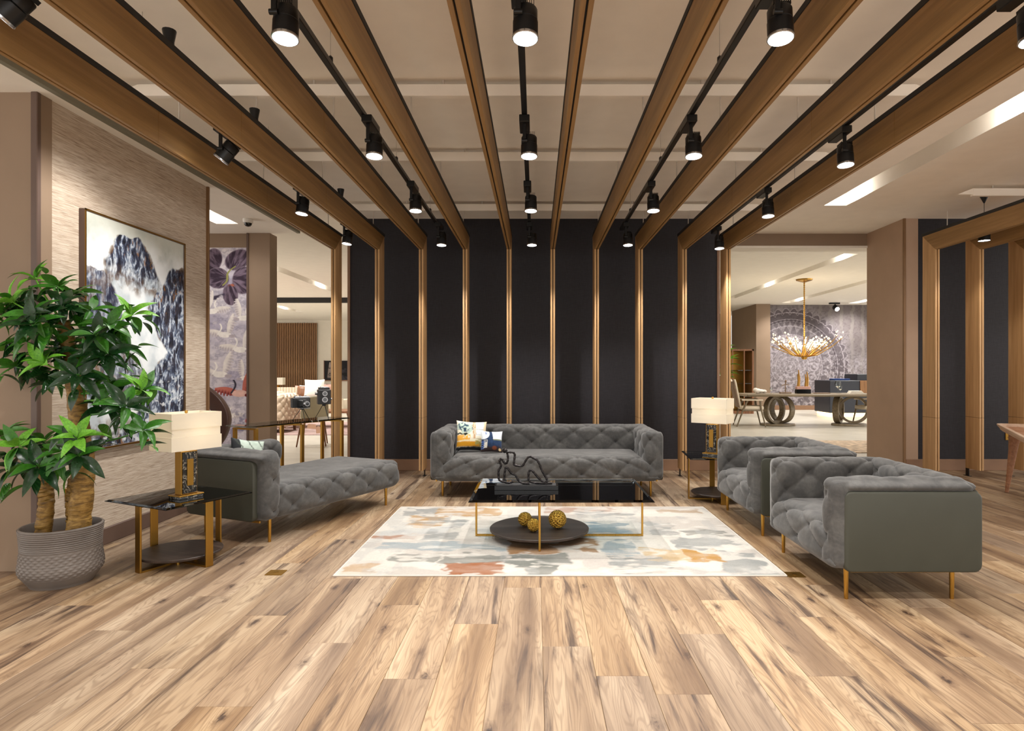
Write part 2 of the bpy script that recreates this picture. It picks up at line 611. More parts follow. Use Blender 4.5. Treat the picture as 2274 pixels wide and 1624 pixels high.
M['rose'] = plain('rose_fabric', S(206, 164, 152), 0.85, var=0.06)
M['wine'] = plain('wine_fabric', S(96, 52, 50), 0.85, var=0.06)
M['mauve_rug'] = plain('mauve_rug', S(178, 152, 146), 0.95, var=0.12, scale=9)
M['white_cloth'] = plain('white_cloth', S(236, 230, 220), 0.85, var=0.02)
M['tag_paper'] = plain('kraft_tag', S(206, 160, 130), 0.8, var=0.03)
M['camera_body'] = plain('black_leatherette', S(26, 26, 28), 0.45, var=0.2, scale=80, bump=0.2, bscale=600)
M['camera_metal'] = plain('camera_metal', S(150, 150, 152), 0.3, 0.9, var=0.05)
M['lens_glass'] = plain('lens_glass', S(10, 12, 18), 0.05, 0.0, var=0, spec=0.8)
M['coral_gold'] = plain('gold_coral', S(170, 126, 60), 0.35, 0.8)
M['black_gloss'] = plain('black_gloss', S(16, 15, 16), 0.12, var=0)
M['shell_rug'] = plain('speckled_rug', S(196, 174, 150), 0.95, var=0.25, scale=9)
M['backdrop_photo'] = printed('photo_print', 0.5, 0.3)

# ---------------------------------------------------------------- the setting
CEIL, LOW = 3.31, 3.14
PW = 0.228
fl = B('floor', (-7.5, -3.0, -0.10), (9.5, 8.36, -0.0045), 'plank')
struct(fl)
_pm = {}
def plank_mesh(L, w=PW - 0.0016):
    key = round(L, 3)
    if key not in _pm:
        h, c, t = w / 2, 0.0016, 0.006
        vs = []
        for z, ins in ((-t, 0), (-0.0012, 0), (0, c)):
            vs += [(-h + ins, ins, z), (h - ins, ins, z), (h - ins, L - ins, z), (-h + ins, L - ins, z)]
        fs = [(8, 9, 10, 11)]
        for j in (0, 4):
            fs += [(j + i, j + (i + 1) % 4, j + 4 + (i + 1) % 4, j + 4 + i) for i in range(4)]
        me = mesh_from('plank', vs, fs)
        me.materials.append(M['plank'])
        _pm[key] = me
    return _pm[key]
rp = random.Random(3)
PL = 1.52
for c in range(-16, 29):
    x = 0.032 + PW * (c + 0.5)
    y = 1.55 - ((c * 0.618 + 0.13) % 1.0) * PL + rp.uniform(-.06, .06)
    if c == 0: y = 3.01 - PL
    if c == 1: y = 2.72 - PL
    while y < 8.34:
        L = min(PL, 8.34 - y)
        far = y + L
        if L > 0.05 and far > 2.05 and abs(x) < 0.88 * far + 0.35 and not (x < -3.45 and far > 4.3 + PL):
            o = bpy.data.objects.new('plank', plank_mesh(L - 0.0012))
            o.location = (x, y, rp.uniform(-0.0003, 0.0003))
            link(o, fl)
        y += PL
struct(B('floor', (-17, 8.36, -0.10), (17, 28, -0.001), 'pale_floor'), 'pale floor of the rooms beyond the black wall')

def slab(name, x0, y0, x1, y1, z, t, holes, m):
    """ceiling slab with rectangular openings"""
    xs = sorted({x0, x1, *[h[0] for h in holes], *[h[2] for h in holes]})
    ys = sorted({y0, y1, *[h[1] for h in holes], *[h[3] for h in holes]})
    b = MB()
    for i in range(len(xs) - 1):
        for j in range(len(ys) - 1):
            cx, cy = (xs[i] + xs[i + 1]) / 2, (ys[j] + ys[j + 1]) / 2
            if any(h[0] < cx < h[2] and h[1] < cy < h[3] for h in holes):
                continue
            b.box((xs[i], ys[j], z), (xs[i + 1], ys[j + 1], z + t))
    return struct(b.build(name, m, None, None))

SLOT_R = [(3.48, 1.2, 3.76, 7.63)]
SLOT_L = [(-3.98, 2.5, -3.70, 7.85)]
SLOT_LEFT = [(-5.2, 10.6, -4.93, 16.0), (-7.3, 11, -7.05, 16.3), (-4.55, 19.5, -4.3, 21.5), (-8.2, 19.0, -7.9, 21.5), (-9.4, 18.8, -9.1, 20.3)]
SLOT_DIN = [(5.72, 11.7, 6.0, 19.0), (7.9, 14.4, 8.2, 20.3), (10.1, 17.5, 10.4, 20.4), (5.0, 19.5, 5.3, 21.0)]
slab('ceiling', -3.18, -3.0, 9.5, 9.2, CEIL, 0.08, SLOT_R, 'ceiling')
slab('ceiling', -7.5, -3.0, -3.18, 8.4, LOW, 0.10, SLOT_L, 'ceiling_white')
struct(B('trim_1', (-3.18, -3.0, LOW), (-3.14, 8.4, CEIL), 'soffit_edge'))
slab('ceiling', -17, 8.4, -3.18, 26, CEIL, 0.08, SLOT_LEFT, 'ceiling_white')
slab('ceiling', -3.18, 9.2, 1.0, 26, CEIL, 0.08, [(-2.75, 17.8, -2.5, 19.3)], 'ceiling_white')
slab('ceiling', 1.0, 9.4, 17, 25, 3.48, 0.08, SLOT_DIN, 'ceiling_white')

def slot_light(x0, y0, x1, y1, z, label, pairs, power, group):
    t = thing('slot_light', label, 'light', ((x0 + x1) / 2, (y0 + y1) / 2, z), 0, group)
    hx, hy, d = (x1 - x0) / 2 - .004, (y1 - y0) / 2 - .004, 0.16
    b = MB()
    b.box((-hx - .02, -hy - .02, d), (hx + .02, hy + .02, d + .02))
    for s in (-1, 1):
        b.box((s * hx if s > 0 else -hx - .0035, -hy, 0.0), (hx + .0035 if s > 0 else -hx, hy, d))
        b.box((-hx, s * hy if s > 0 else -hy - .0035, 0.0), (hx, hy + .0035 if s > 0 else -hy, d))
    b.build('housing', 'ceiling_white', t, None)
    for py in pairs:
        for k in (-0.11, 0.11):
            ly = py + k - (y0 + y1) / 2
            MB().ring([(0.0, -0.03), (0.045, -0.03), (0.055, -0.02), (0.055, 0.0)], 14, (0, ly, d)).build('bulb', 'slot_lens', t)
        lamp('slot_bulb_light', 'SPOT', (0, py - (y0 + y1) / 2, d - 0.05), power, (1, 0.97, 0.93), t, spot_size=R(140), spot_blend=0.7, shadow_soft_size=0.06)
        lamp('slot_spill', 'POINT', (0, py - (y0 + y1) / 2, d - 0.08), 2.2 if power > 100 else 0.9, (1, 0.97, 0.93), t, shadow_soft_size=0.05)
    return t
slot_light(*SLOT_R[0], CEIL, 'long recessed light slot in the right-hand ceiling beyond the outermost beam', (2.6, 4.9, 7.3), 30, None)
slot_light(*SLOT_L[0], LOW, 'recessed light slot in the low left ceiling above the crane mural', (4.9, 7.55), 30, None)
for i, (s, ps, lb) in enumerate(zip(SLOT_LEFT, ((12.2, 15.2), (12.5, 15.6), (20.5,), (20.5,), (19.5,)),
        ('light slot in the far left room running up to the black ceiling bar', 'light slot at the far left of the left room, half behind the taupe pillar',
         'light slot beyond the black bar, nearest the right post', 'light slot beyond the black bar above the slat wall', 'leftmost small light slot beyond the black bar'))):
    slot_light(*s, CEIL, lb, ps, BACK_W * 1.15, 'slots in the left room ceiling')
for s, ps, lb in zip(SLOT_DIN, ((12.3, 16.2), (15.0, 19.6), (18.2, 20.0), (20.3,)),
        ('longest light slot in the dining room ceiling, nearest the header', 'light slot in the dining room ceiling beside the chandelier rose',
         'light slot at the right edge of the dining room ceiling', 'short light slot at the left end of the dining room ceiling')):
    slot_light(*s, 3.48, lb, ps, BACK_W, 'slots in the dining room ceiling')
slot_light(-2.75, 17.8, -2.5, 19.3, CEIL, 'small light slot seen just left of the black wall', (18.5,), BACK_W * .5, 'slots in the left room ceiling')

# ceiling rails across the black-wall bay
def rail(name, x0, x1, y, label):
    t = thing(name, label, 'ceiling rail', (0, y, 3.235))
    B('bar', (x0, -0.025, -0.04), (x1, 0.025, 0.04), 'ceiling', t, 0.004)
    n = 6
    for i in range(n):
        x = x0 + (x1 - x0) * (i + 0.35) / n
        MB().cyl((x, 0, 0.04), (x, 0, 0.075), 0.008, n=8).build('rod', 'steel_rod', t)
    for s, x in ((-1, x0), (1, x1)):
        MB().prism([(x, -0.025), (x + s * 0.16, -0.025), (x, 0.04)], 1, -0.02, 0.02).build('end_bracket', 'ceiling', t, None)
    return t
RAILY = (4.33, 5.67, 7.44)
rail('ceiling_rail', -2.72, 2.6, RAILY[0], 'white ceiling rail across the beams, nearest the camera')
rail('ceiling_rail', -2.72, 2.6, RAILY[1], 'white ceiling rail across the beams, middle of the three')
rail('ceiling_rail', -2.72, 2.6, RAILY[2], 'white ceiling rail across the beams, closest to the black wall')
rail('ceiling_rail', 4.7, 8.6, 6.8, 'short white ceiling rail above the oak frames at the right edge')

# walls
struct(B('wall_back', (-2.44, 8.29, 0), (2.38, 8.42, CEIL), 'black_wall'))
struct(B('trim_2', (-2.475, 8.275, 0), (-2.44, 8.43, CEIL), 'baseboard', None, 0.003))
struct(B('trim_3', (2.38, 8.275, 0), (2.415, 8.43, CEIL), 'baseboard', None, 0.003))
struct(B('baseboard_back', (-2.44, 8.272, 0), (2.38, 8.29, 0.148), 'baseboard', None, 0.004))
struct(B('wall_right', (4.84, 8.29, 0), (9.5, 8.42, CEIL), 'black_wall'))
struct(B('baseboard_right', (4.86, 8.272, 0), (9.5, 8.29, 0.148), 'baseboard', None, 0.004))
struct(B('wall_pillar', (4.83, 8.28, 0), (5.02, 9.2, CEIL), 'taupe_light'), 'taupe pillar side beside the dining opening')
struct(B('trim_4', (4.822, 8.262, 0), (4.852, 8.29, CEIL), 'bronze_trim', None, 0.002))
struct(B('trim_5', (2.3, 9.2, 3.13), (5.1, 9.45, 3.56), 'taupe'), 'header beam over the dining room opening')
struct(B('trim_6', (2.3, 9.18, 3.10), (5.1, 9.47, 3.13), 'ceiling_white'))
struct(B('wall_left_front', (-7.5, 4.13, 0), (-3.262, 4.25, LOW), 'taupe'))
struct(B('trim_7', (-3.30, 4.115, 0), (-3.255, 4.15, LOW), 'taupe_trim', None, 0.004))
struct(B('wall_left', (-3.42, 4.25, 0), (-3.27, 6.25, LOW), 'grass'))
struct(B('trim_8', (-3.42, 6.25, 0), (-3.245, 6.275, LOW), 'bronze_trim', None, 0.003))
struct(B('baseboard_left', (-3.27, 4.25, 0), (-3.248, 6.25, 0.125), 'taupe_trim', None, 0.004))
struct(B('wall_mural', (-7.5, 8.4, 0), (-3.56, 8.55, LOW), 'taupe'))
struct(B('trim_9', (-3.815, 8.37, 0), (-3.53, 8.6, LOW), 'taupe', None, 0.004), 'taupe pillar at the right of the crane mural')
struct(B('trim_10', (-3.84, 8.36, 0), (-3.812, 8.41, LOW), 'taupe_trim', None, 0.003))
struct(B('wall_left_far', (-17, 25.3, 0), (1.0, 25.45, CEIL), 'cream_wall'))
struct(B('wall_divider', (0.95, 8.42, 0), (1.05, 25.3, 3.48), 'cream_wall'))
struct(B('wall_dining_back', (7.4, 20.9, 0), (17, 21.05, 3.56), 'grey_wall'))
struct(B('wall_dining_pillar', (7.2, 20.6, 0), (7.66, 23.2, 3.48), 'taupe'), 'taupe pillar left of the mandala wall')
struct(B('wall_dining_side', (1.05, 24.2, 0), (7.5, 24.35, 3.48), 'grey_wall'))
struct(B('baseboard_dining', (7.66, 20.87, 0), (17, 20.9, 0.15), 'baseboard', None, 0.004))
struct(B('trim_11', (-12, 17.3, 3.18), (0.9, 17.5, CEIL), 'black_core'), 'black ceiling bar across the left room')
# ---------------------------------------------------------------- oak portal frames
ORD = ['first', 'second', 'third', 'fourth', 'fifth', 'sixth', 'seventh', 'eighth', 'ninth', 'tenth']
YF, YB, ZB, ZT = 7.62, 7.872, 2.78, 2.985
def make_frame(label, group):
    t = thing('portal_frame', label, 'frame', (0, YB, 0), 0, group)
    cuts = [-0.6, 0.75, 2.4, 4.05, 5.69]
    for s in (-1, 1):
        xa, xb = (-0.027, -0.005) if s < 0 else (0.005, 0.027)
        for i, y0 in enumerate(cuts):
            g = 0.0012
            if i < 4:
                b = MB().box((xa, y0 + g - YB, ZB), (xb, cuts[i + 1] - g - YB, ZT))
            else:
                b = MB().prism([(y0 + g - YB, ZB), (YF - YB, ZB), (0, ZT), (y0 + g - YB, ZT)], 0, xa, xb)
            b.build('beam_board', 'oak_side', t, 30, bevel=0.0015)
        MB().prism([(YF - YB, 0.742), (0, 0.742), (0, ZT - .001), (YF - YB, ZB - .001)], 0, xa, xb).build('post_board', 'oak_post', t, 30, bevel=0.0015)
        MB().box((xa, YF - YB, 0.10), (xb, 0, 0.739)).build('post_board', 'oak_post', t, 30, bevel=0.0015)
    b = MB()
    b.box((-0.005, -0.6 - YB, ZB + 0.022), (0.005, YF - YB + 0.03, ZT - 0.004))
    b.box((-0.005, YF - YB + 0.022, 0.105), (0.005, -0.004, ZT - 0.01))
    b.build('core', 'black_core', t, None)
    B('top_cap', (-0.031, -0.6 - YB, ZT), (0.031, 0.012, ZT + 0.034), 'black_core', t, 0.002)
    B('foot', (-0.004, -0.03, 0.0), (0.004, 0.03, 0.10), 'black_metal', t)
    B('foot_plate', (-0.02, -0.05, 0.0), (0.02, 0.05, 0.004), 'black_metal', t)
    for y in RAILY:
        MB().cyl((0, y - YB, ZT + 0.034), (0, y - YB, 3.196), 0.005, n=8).build('hanging_rod', 'steel_rod', t)
    return t
f0 = make_frame('first oak portal frame from the left, its post beside the left opening', 'oak portal frames over the lounge')
f0.location.x = -2.45
for i in range(1, 10):
    f = copy_tree(f0)
    f.location.x = -2.45 + 0.531 * i
    f['label'] = [None, 'second oak portal frame from the left, standing before the left end of the black wall',
        'third oak portal frame from the left, its post between chaise and sofa', 'fourth oak portal frame from the left, behind the printed cushions',
        'fifth oak portal frame from the left, just left of the central light track', 'sixth oak portal frame from the left, just right of the central light track',
        'seventh oak portal frame from the left, behind the right half of the sofa', 'eighth oak portal frame from the left, behind the right sofa arm',
        'ninth oak portal frame from the left, its post behind the white-shaded right lamp', 'tenth and rightmost lounge portal frame, its post beside the dining opening'][i]
f2 = [o for o in COL.objects if o.get('label', '').startswith('second oak portal frame from the left')][0]
for y in (3.3, 4.3, 6.2):
    MB().ring([(0.024, 0), (0.024, 0.02), (0.034, 0.075), (0.034, 0.08)], 12, (0.0, y - YB, ZT + 0.034)).build('cable_cup', 'black_metal', f2)
for i in range(4):
    f = copy_tree(f0)
    f.location.x = 4.855 + 0.535 * i
    f['group'] = 'oak portal frames at the right edge'
    f['label'] = ['oak portal frame nearest the right taupe pillar', 'second oak portal frame right of the taupe pillar, beside the black pendant spot',
                  'third oak portal frame right of the taupe pillar, at the picture edge', 'fourth oak portal frame right of the taupe pillar, above the walnut table'][i]

# ---------------------------------------------------------------- light tracks and spots
TX = [-2.185, -1.14, -0.075, 1.02, 2.12]
TN = ['far left', 'left', 'central', 'right', 'far right']
def make_track(x, nm):
    t = thing('light_track', f'black {nm} ceiling light track hung between two oak beams', 'light track', (x, 7.4, 2.99), 0, 'black light tracks between the beams')
    B('rail', (-0.018, -8.0, 0), (0.018, 0.15, 0.035), 'black_metal', t, 0.003)
    for y in (-5.35, -3.9, -2.25, -0.6):
        MB().ring([(0.014, 0), (0.014, 0.03), (0.006, 0.04)], 10, (0, y, 0.035)).build('wire_clip', 'black_metal', t)
        MB().cyl((0, y, 0.07), (0, y, CEIL - 2.99), 0.0022, n=6).build('hanging_wire', 'steel_rod', t)
    return t
for x, nm in zip(TX, TN):
    make_track(x, nm)

spot_data = bpy.data.lights.new('track_spot_light', 'SPOT')
spot_data.energy = SPOT_W
spot_data.color = (1.0, 0.965, 0.92)
spot_data.spot_size = R(112)
spot_data.spot_blend = 0.55
spot_data.shadow_soft_size = 0.035
wall_spot = spot_data.copy()
wall_spot.energy = SPOT_W * 2.2
def make_spot():
    t = thing('track_spotlight', '', 'spotlight', (0, 0, 2.99))
    B('adapter', (-0.034, -0.10, -0.048), (0.034, 0.12, 0), 'black_metal', t, 0.004)
    b = MB().box((-0.012, -0.066, -0.165), (0.012, -0.056, -0.048))
    b.build('arm', 'black_metal', t, bevel=0.002)
    hd = MB().ring([(0.030, 0.0), (0.048, -0.003), (0.052, -0.010), (0.052, -0.055), (0.049, -0.058), (0.054, -0.062), (0.054, -0.135)], 28, (0, 0, 0), None, False)
    hd.ring([(0.0, -0.002), (0.030, 0.0)], 28, caps=False)
    h = hd.build('head', 'black_metal', t, 40)
    h.location = (0, -0.002, -0.112)
    fb = MB()
    for k in range(9):
        fb.box((-0.036 + k * 0.009 - 0.0015, -0.034, 0.0), (-0.036 + k * 0.009 + 0.0015, 0.034, 0.02))
    fb.build('cooling_fin', 'black_metal', h, None)
    MB().ring([(0.0565, -0.128), (0.057, -0.137), (0.052, -0.139), (0.050, -0.128)], 28, caps=False).build('rim', 'chrome', h, 40)
    MB().ring([(0.0, -0.126), (0.030, -0.127), (0.0505, -0.130)], 28, caps=False).build('lens', 'lens', h, 40)
    MB().cyl((-0.018, -0.064, -0.16), (0.018, -0.064, -0.16), 0.012).build('pivot', 'black_metal', t)
    l = bpy.data.objects.new('spot_beam', spot_data)
    l.location = (0, 0, -0.15)
    link(l, h)
    return t
sp0 = make_spot()
SY = [[2.62, 4.36, 5.76, 7.13], [2.72, 4.21, 5.65, 7.20], [2.72, 4.21, 5.65, 7.20], [2.72, 4.21, 5.65, 7.20], [2.74, 4.39, 5.85, 7.40]]
PN = ['nearest the camera', 'second from the camera', 'third from the camera', 'closest to the black wall']
first = True
for ti in range(5):
    for k in range(4):
        s = sp0 if first else copy_tree(sp0)
        first = False
        s.location = (TX[ti] + (0.035 if ti < 2 else 0), SY[ti][k], 2.99)
        s['label'] = f'black spotlight on the {TN[ti]} light track, {PN[k]}'
        s['group'] = 'spotlights on the light tracks'
        h = [c for c in s.children if c.name.startswith('head')][0]
        tilt = {0: (8, 40), 1: (4, 38)}.get(k) if ti == 0 else (6, 0)
        if ti == 0 and k > 1: tilt = (6, 6)
        h.rotation_euler = (R(-tilt[0]), R(tilt[1]), 0)
        if ti == 0 and k < 2:
            h.location.x += 0.03
            [c for c in h.children if c.type == 'LIGHT'][0].data = wall_spot
# unseen row of spots added overhead to light the foreground floor
for ti in range(5):
    for k, y in enumerate((1.15,)):
        s = copy_tree(sp0)
        s.location = (TX[ti], y, 2.99)
        s['label'] = f'black spotlight on the {TN[ti]} light track, ' + ('overhead beside the camera')
        s['group'] = 'spotlights on the light tracks'
        [c for c in s.children if c.name.startswith('head')][0].rotation_euler = (0, 0, 0)

def pendant(x, y, label):
    t = thing('pendant_spot', label, 'pendant light', (x, y, CEIL))
    MB().ring([(0.045, 0), (0.043, -0.006), (0.006, -0.085)], 16).build('ceiling_cone', 'black_metal', t)
    MB().cyl((0, 0, -0.08), (0, 0, -0.40), 0.003, n=6).build('cable', 'black_metal', t)
    MB().ring([(0.0, -0.40), (0.058, -0.40), (0.060, -0.405), (0.060, -0.515)], 24, caps=False).build('cylinder_body', 'black_metal', t)
    MB().ring([(0.0, -0.506), (0.058, -0.508)], 24, caps=False).build('lens', 'slot_lens', t)
    lamp('pendant_beam', 'SPOT', (0, 0, -0.53), SPOT_W * 0.9, (1, 0.955, 0.895), t, spot_size=R(112), spot_blend=0.55, shadow_soft_size=0.05)
pendant(5.12, 7.2, 'black cylinder pendant spot hanging under the oak frames at the right edge')
for i, (x, y) in enumerate(((5.65, 5.4), (6.2, 7.2), (5.12, 3.4), (4.2, 1.0))):  # out-of-view pendants added to light the right side
    pendant(x, y, ['black pendant spot above the walnut table, outside the frame', 'black pendant spot right of the frame edge by the black wall', 'black pendant spot on the right, nearest the camera', 'black pendant spot on the right, beside the camera'][i])

t = thing('security_camera', 'small white dome security camera under the low left ceiling', 'camera', (-3.47, 7.6, LOW))
MB().ring([(0.058, 0), (0.06, -0.012), (0.057, -0.045), (0.048, -0.05)], 24).build('housing', 'white_plastic', t)
MB().ring([(0.045, -0.05), (0.042, -0.068), (0.028, -0.085), (0.0, -0.093)], 24, caps=False).build('dome', 'dome', t)
# ---------------------------------------------------------------- tufted upholstery
_btn = None
def button_mesh():
    global _btn
    if _btn is None:
        b = MB().ball((0, 0, 0), (0.011, 0.011, 0.0055), 10, 5)
        _btn = mesh_from('tuft_button', b.v, b.f, 180)
        _btn.materials.append(M['seam'])
    return _btn

AX = {'-x': (0, -1), '+x': (0, 1), '-y': (1, -1), '+y': (1, 1), '-z': (2, -1), '+z': (2, 1)}
def tufted(name, lo, hi, r, faces, hu, hv, off, m, parent, step=0.013, A=0.009, Bd=0.028, C=0.0070, lip=None, post=None, open_=(), buttons=True, top_fade=True):
    """rounded box whose listed faces carry diamond tufting. faces: {side: uv(P)} continuing over the edges"""
    lo, hi = np.array(lo, float), np.array(hi, float)
    Ps, Us, Vs, Ws, Qs = [], [], [], [], []
    base = 0
    order = list(faces) + [s for s in AX if s not in faces]
    for side in order:
        ax, sg = AX[side]
        a, b = [i for i in range(3) if i != ax]
        na = max(2, int(math.ceil((hi[a] - lo[a]) / step)) + 1)
        nb = max(2, int(math.ceil((hi[b] - lo[b]) / step)) + 1)
        ga, gb = np.meshgrid(np.linspace(lo[a], hi[a], na), np.linspace(lo[b], hi[b], nb))
        P = np.zeros((na * nb, 3))
        P[:, a], P[:, b] = ga.ravel(), gb.ravel()
        P[:, ax] = hi[ax] if sg > 0 else lo[ax]
        i = np.arange((na - 1) * (nb - 1))
        q0 = (i // (na - 1)) * na + i % (na - 1)
        Q = np.stack([q0, q0 + 1, q0 + na + 1, q0 + na], -1)
        flip = (sg < 0) != (ax == 1)
        if flip:
            Q = Q[:, ::-1]
        Qs.append(Q + base)
        base += len(P)
        Ps.append(P)
        if side in faces:
            U, V = faces[side](P, lo, hi)
            W = np.ones(len(P))
            for s2 in AX:
                if s2 == side or s2[1] == side[1] or s2 in faces or s2 in open_:
                    continue
                a2, g2 = AX[s2]
                d = (hi[a2] - P[:, a2]) if g2 > 0 else (P[:, a2] - lo[a2])
                W *= sm(0.0, 0.07, d)
            if side == '+z' and top_fade:
                W *= sm(0.19, 0.05, V - hi[2])
                for s2 in faces:
                    if s2 != '+z' and faces[s2].end:
                        a2, g2 = AX[s2]
                        d = (hi[a2] - P[:, a2]) if g2 > 0 else (P[:, a2] - lo[a2])
                        W *= sm(0.0, 0.08, d)
            if faces[side].end and top_fade:
                W *= sm(0.0, 0.06, hi[2] - P[:, 2])
        else:
            U = V = np.zeros(len(P))
            W = np.zeros(len(P))
        Us.append(U); Vs.append(V); Ws.append(W)
    P, U, V, W = np.concatenate(Ps), np.concatenate(Us), np.concatenate(Vs), np.concatenate(Ws)
    Q = np.concatenate(Qs)
    key = np.round(P / 1e-4).astype(np.int64)
    _, idx, inv = np.unique(key, axis=0, return_index=True, return_inverse=True)
    inv = inv.ravel()
    P, U, V, W, Q = P[idx], U[idx], V[idx], W[idx], inv[Q]
    c = np.clip(P, lo + r, hi - r)
    n = P - c
    n /= np.linalg.norm(n, axis=1)[:, None]
    s = ((U - off[0]) / hu + (V - off[1]) / hv) / 2
    t = ((U - off[0]) / hu - (V - off[1]) / hv) / 2
    ds, dt = np.abs(s - np.round(s)), np.abs(t - np.round(t))
    mn, rr = np.minimum(ds, dt), np.hypot(ds, dt)
    pil = 1 - (1 - np.clip(mn * 2, 0, 1)) ** 2.4
    disp = A * (pil - 0.55) - C * np.exp(-(mn / 0.024) ** 1.1) - Bd * np.exp(-(rr / 0.135) ** 1.1)
    wob = 0.003 * (fbm(P[:, 0] * 9 + P[:, 1] * 7 + 40, P[:, 2] * 9 + P[:, 1] * 5 + 40, 2, 3) - 0.5)
    pos = c + n * (r + disp * W + wob)[:, None]
    if post is not None:
        pos = post(pos, P, lo, hi)
    me = bpy.data.meshes.new(name)
    me.from_pydata(pos.tolist(), [], Q.tolist())
    me.polygons.foreach_set('use_smooth', [True] * len(me.polygons))
    me.materials.append(M[m])
    me.update()
    o = link(bpy.data.objects.new(name, me), parent)
    if buttons:
        ks = {}
        ok = np.where((W > 0.55) & (rr < 0.09))[0]
        for i in ok:
            k = (int(round(s[i])), int(round(t[i])))
            if k not in ks or rr[i] < rr[ks[k]]:
                ks[k] = i
        for i in ks.values():
            bt = bpy.data.objects.new('tuft_button', button_mesh())
            bt.location = Vector(pos[i] + n[i] * 0.003)
            bt.rotation_mode = 'QUATERNION'
            bt.rotation_quaternion = Vector(n[i]).to_track_quat('Z', 'Y')
            link(bt, o)
    return o
def uvf(f, end=False):
    f.end = end
    return f

def round_panel(name, w, h, t, r, m, parent, mat):
    """plate with rounded corners in local x (width), z (height), thickness along y; placed by matrix"""
    pts = []
    for cx, cz, a0 in ((w / 2 - r, h / 2 - r, 0), (-w / 2 + r, h / 2 - r, 90), (-w / 2 + r, -h / 2 + r, 180), (w / 2 - r, -h / 2 + r, 270)):
        for k in range(6):
            a = R(a0 + k * 18)
            pts.append((cx + r * math.cos(a), cz + r * math.sin(a)))
    b = MB().prism(pts, 1, -t / 2, t / 2)
    o = b.build(name, m, parent, 50, bevel=min(0.012, t * .4), seg=3)
    o.matrix_local = mat
    return o

LEG_H, SH, AH = 0.165, 0.43, 0.70
def legs_at(t, pts, z=LEG_H + 0.01):
    for x, y in pts:
        MB().ring([(0.0105, 0), (0.0115, 0.004), (0.0145, z)], 16, (x, y, 0)).build('leg', 'brass', t)

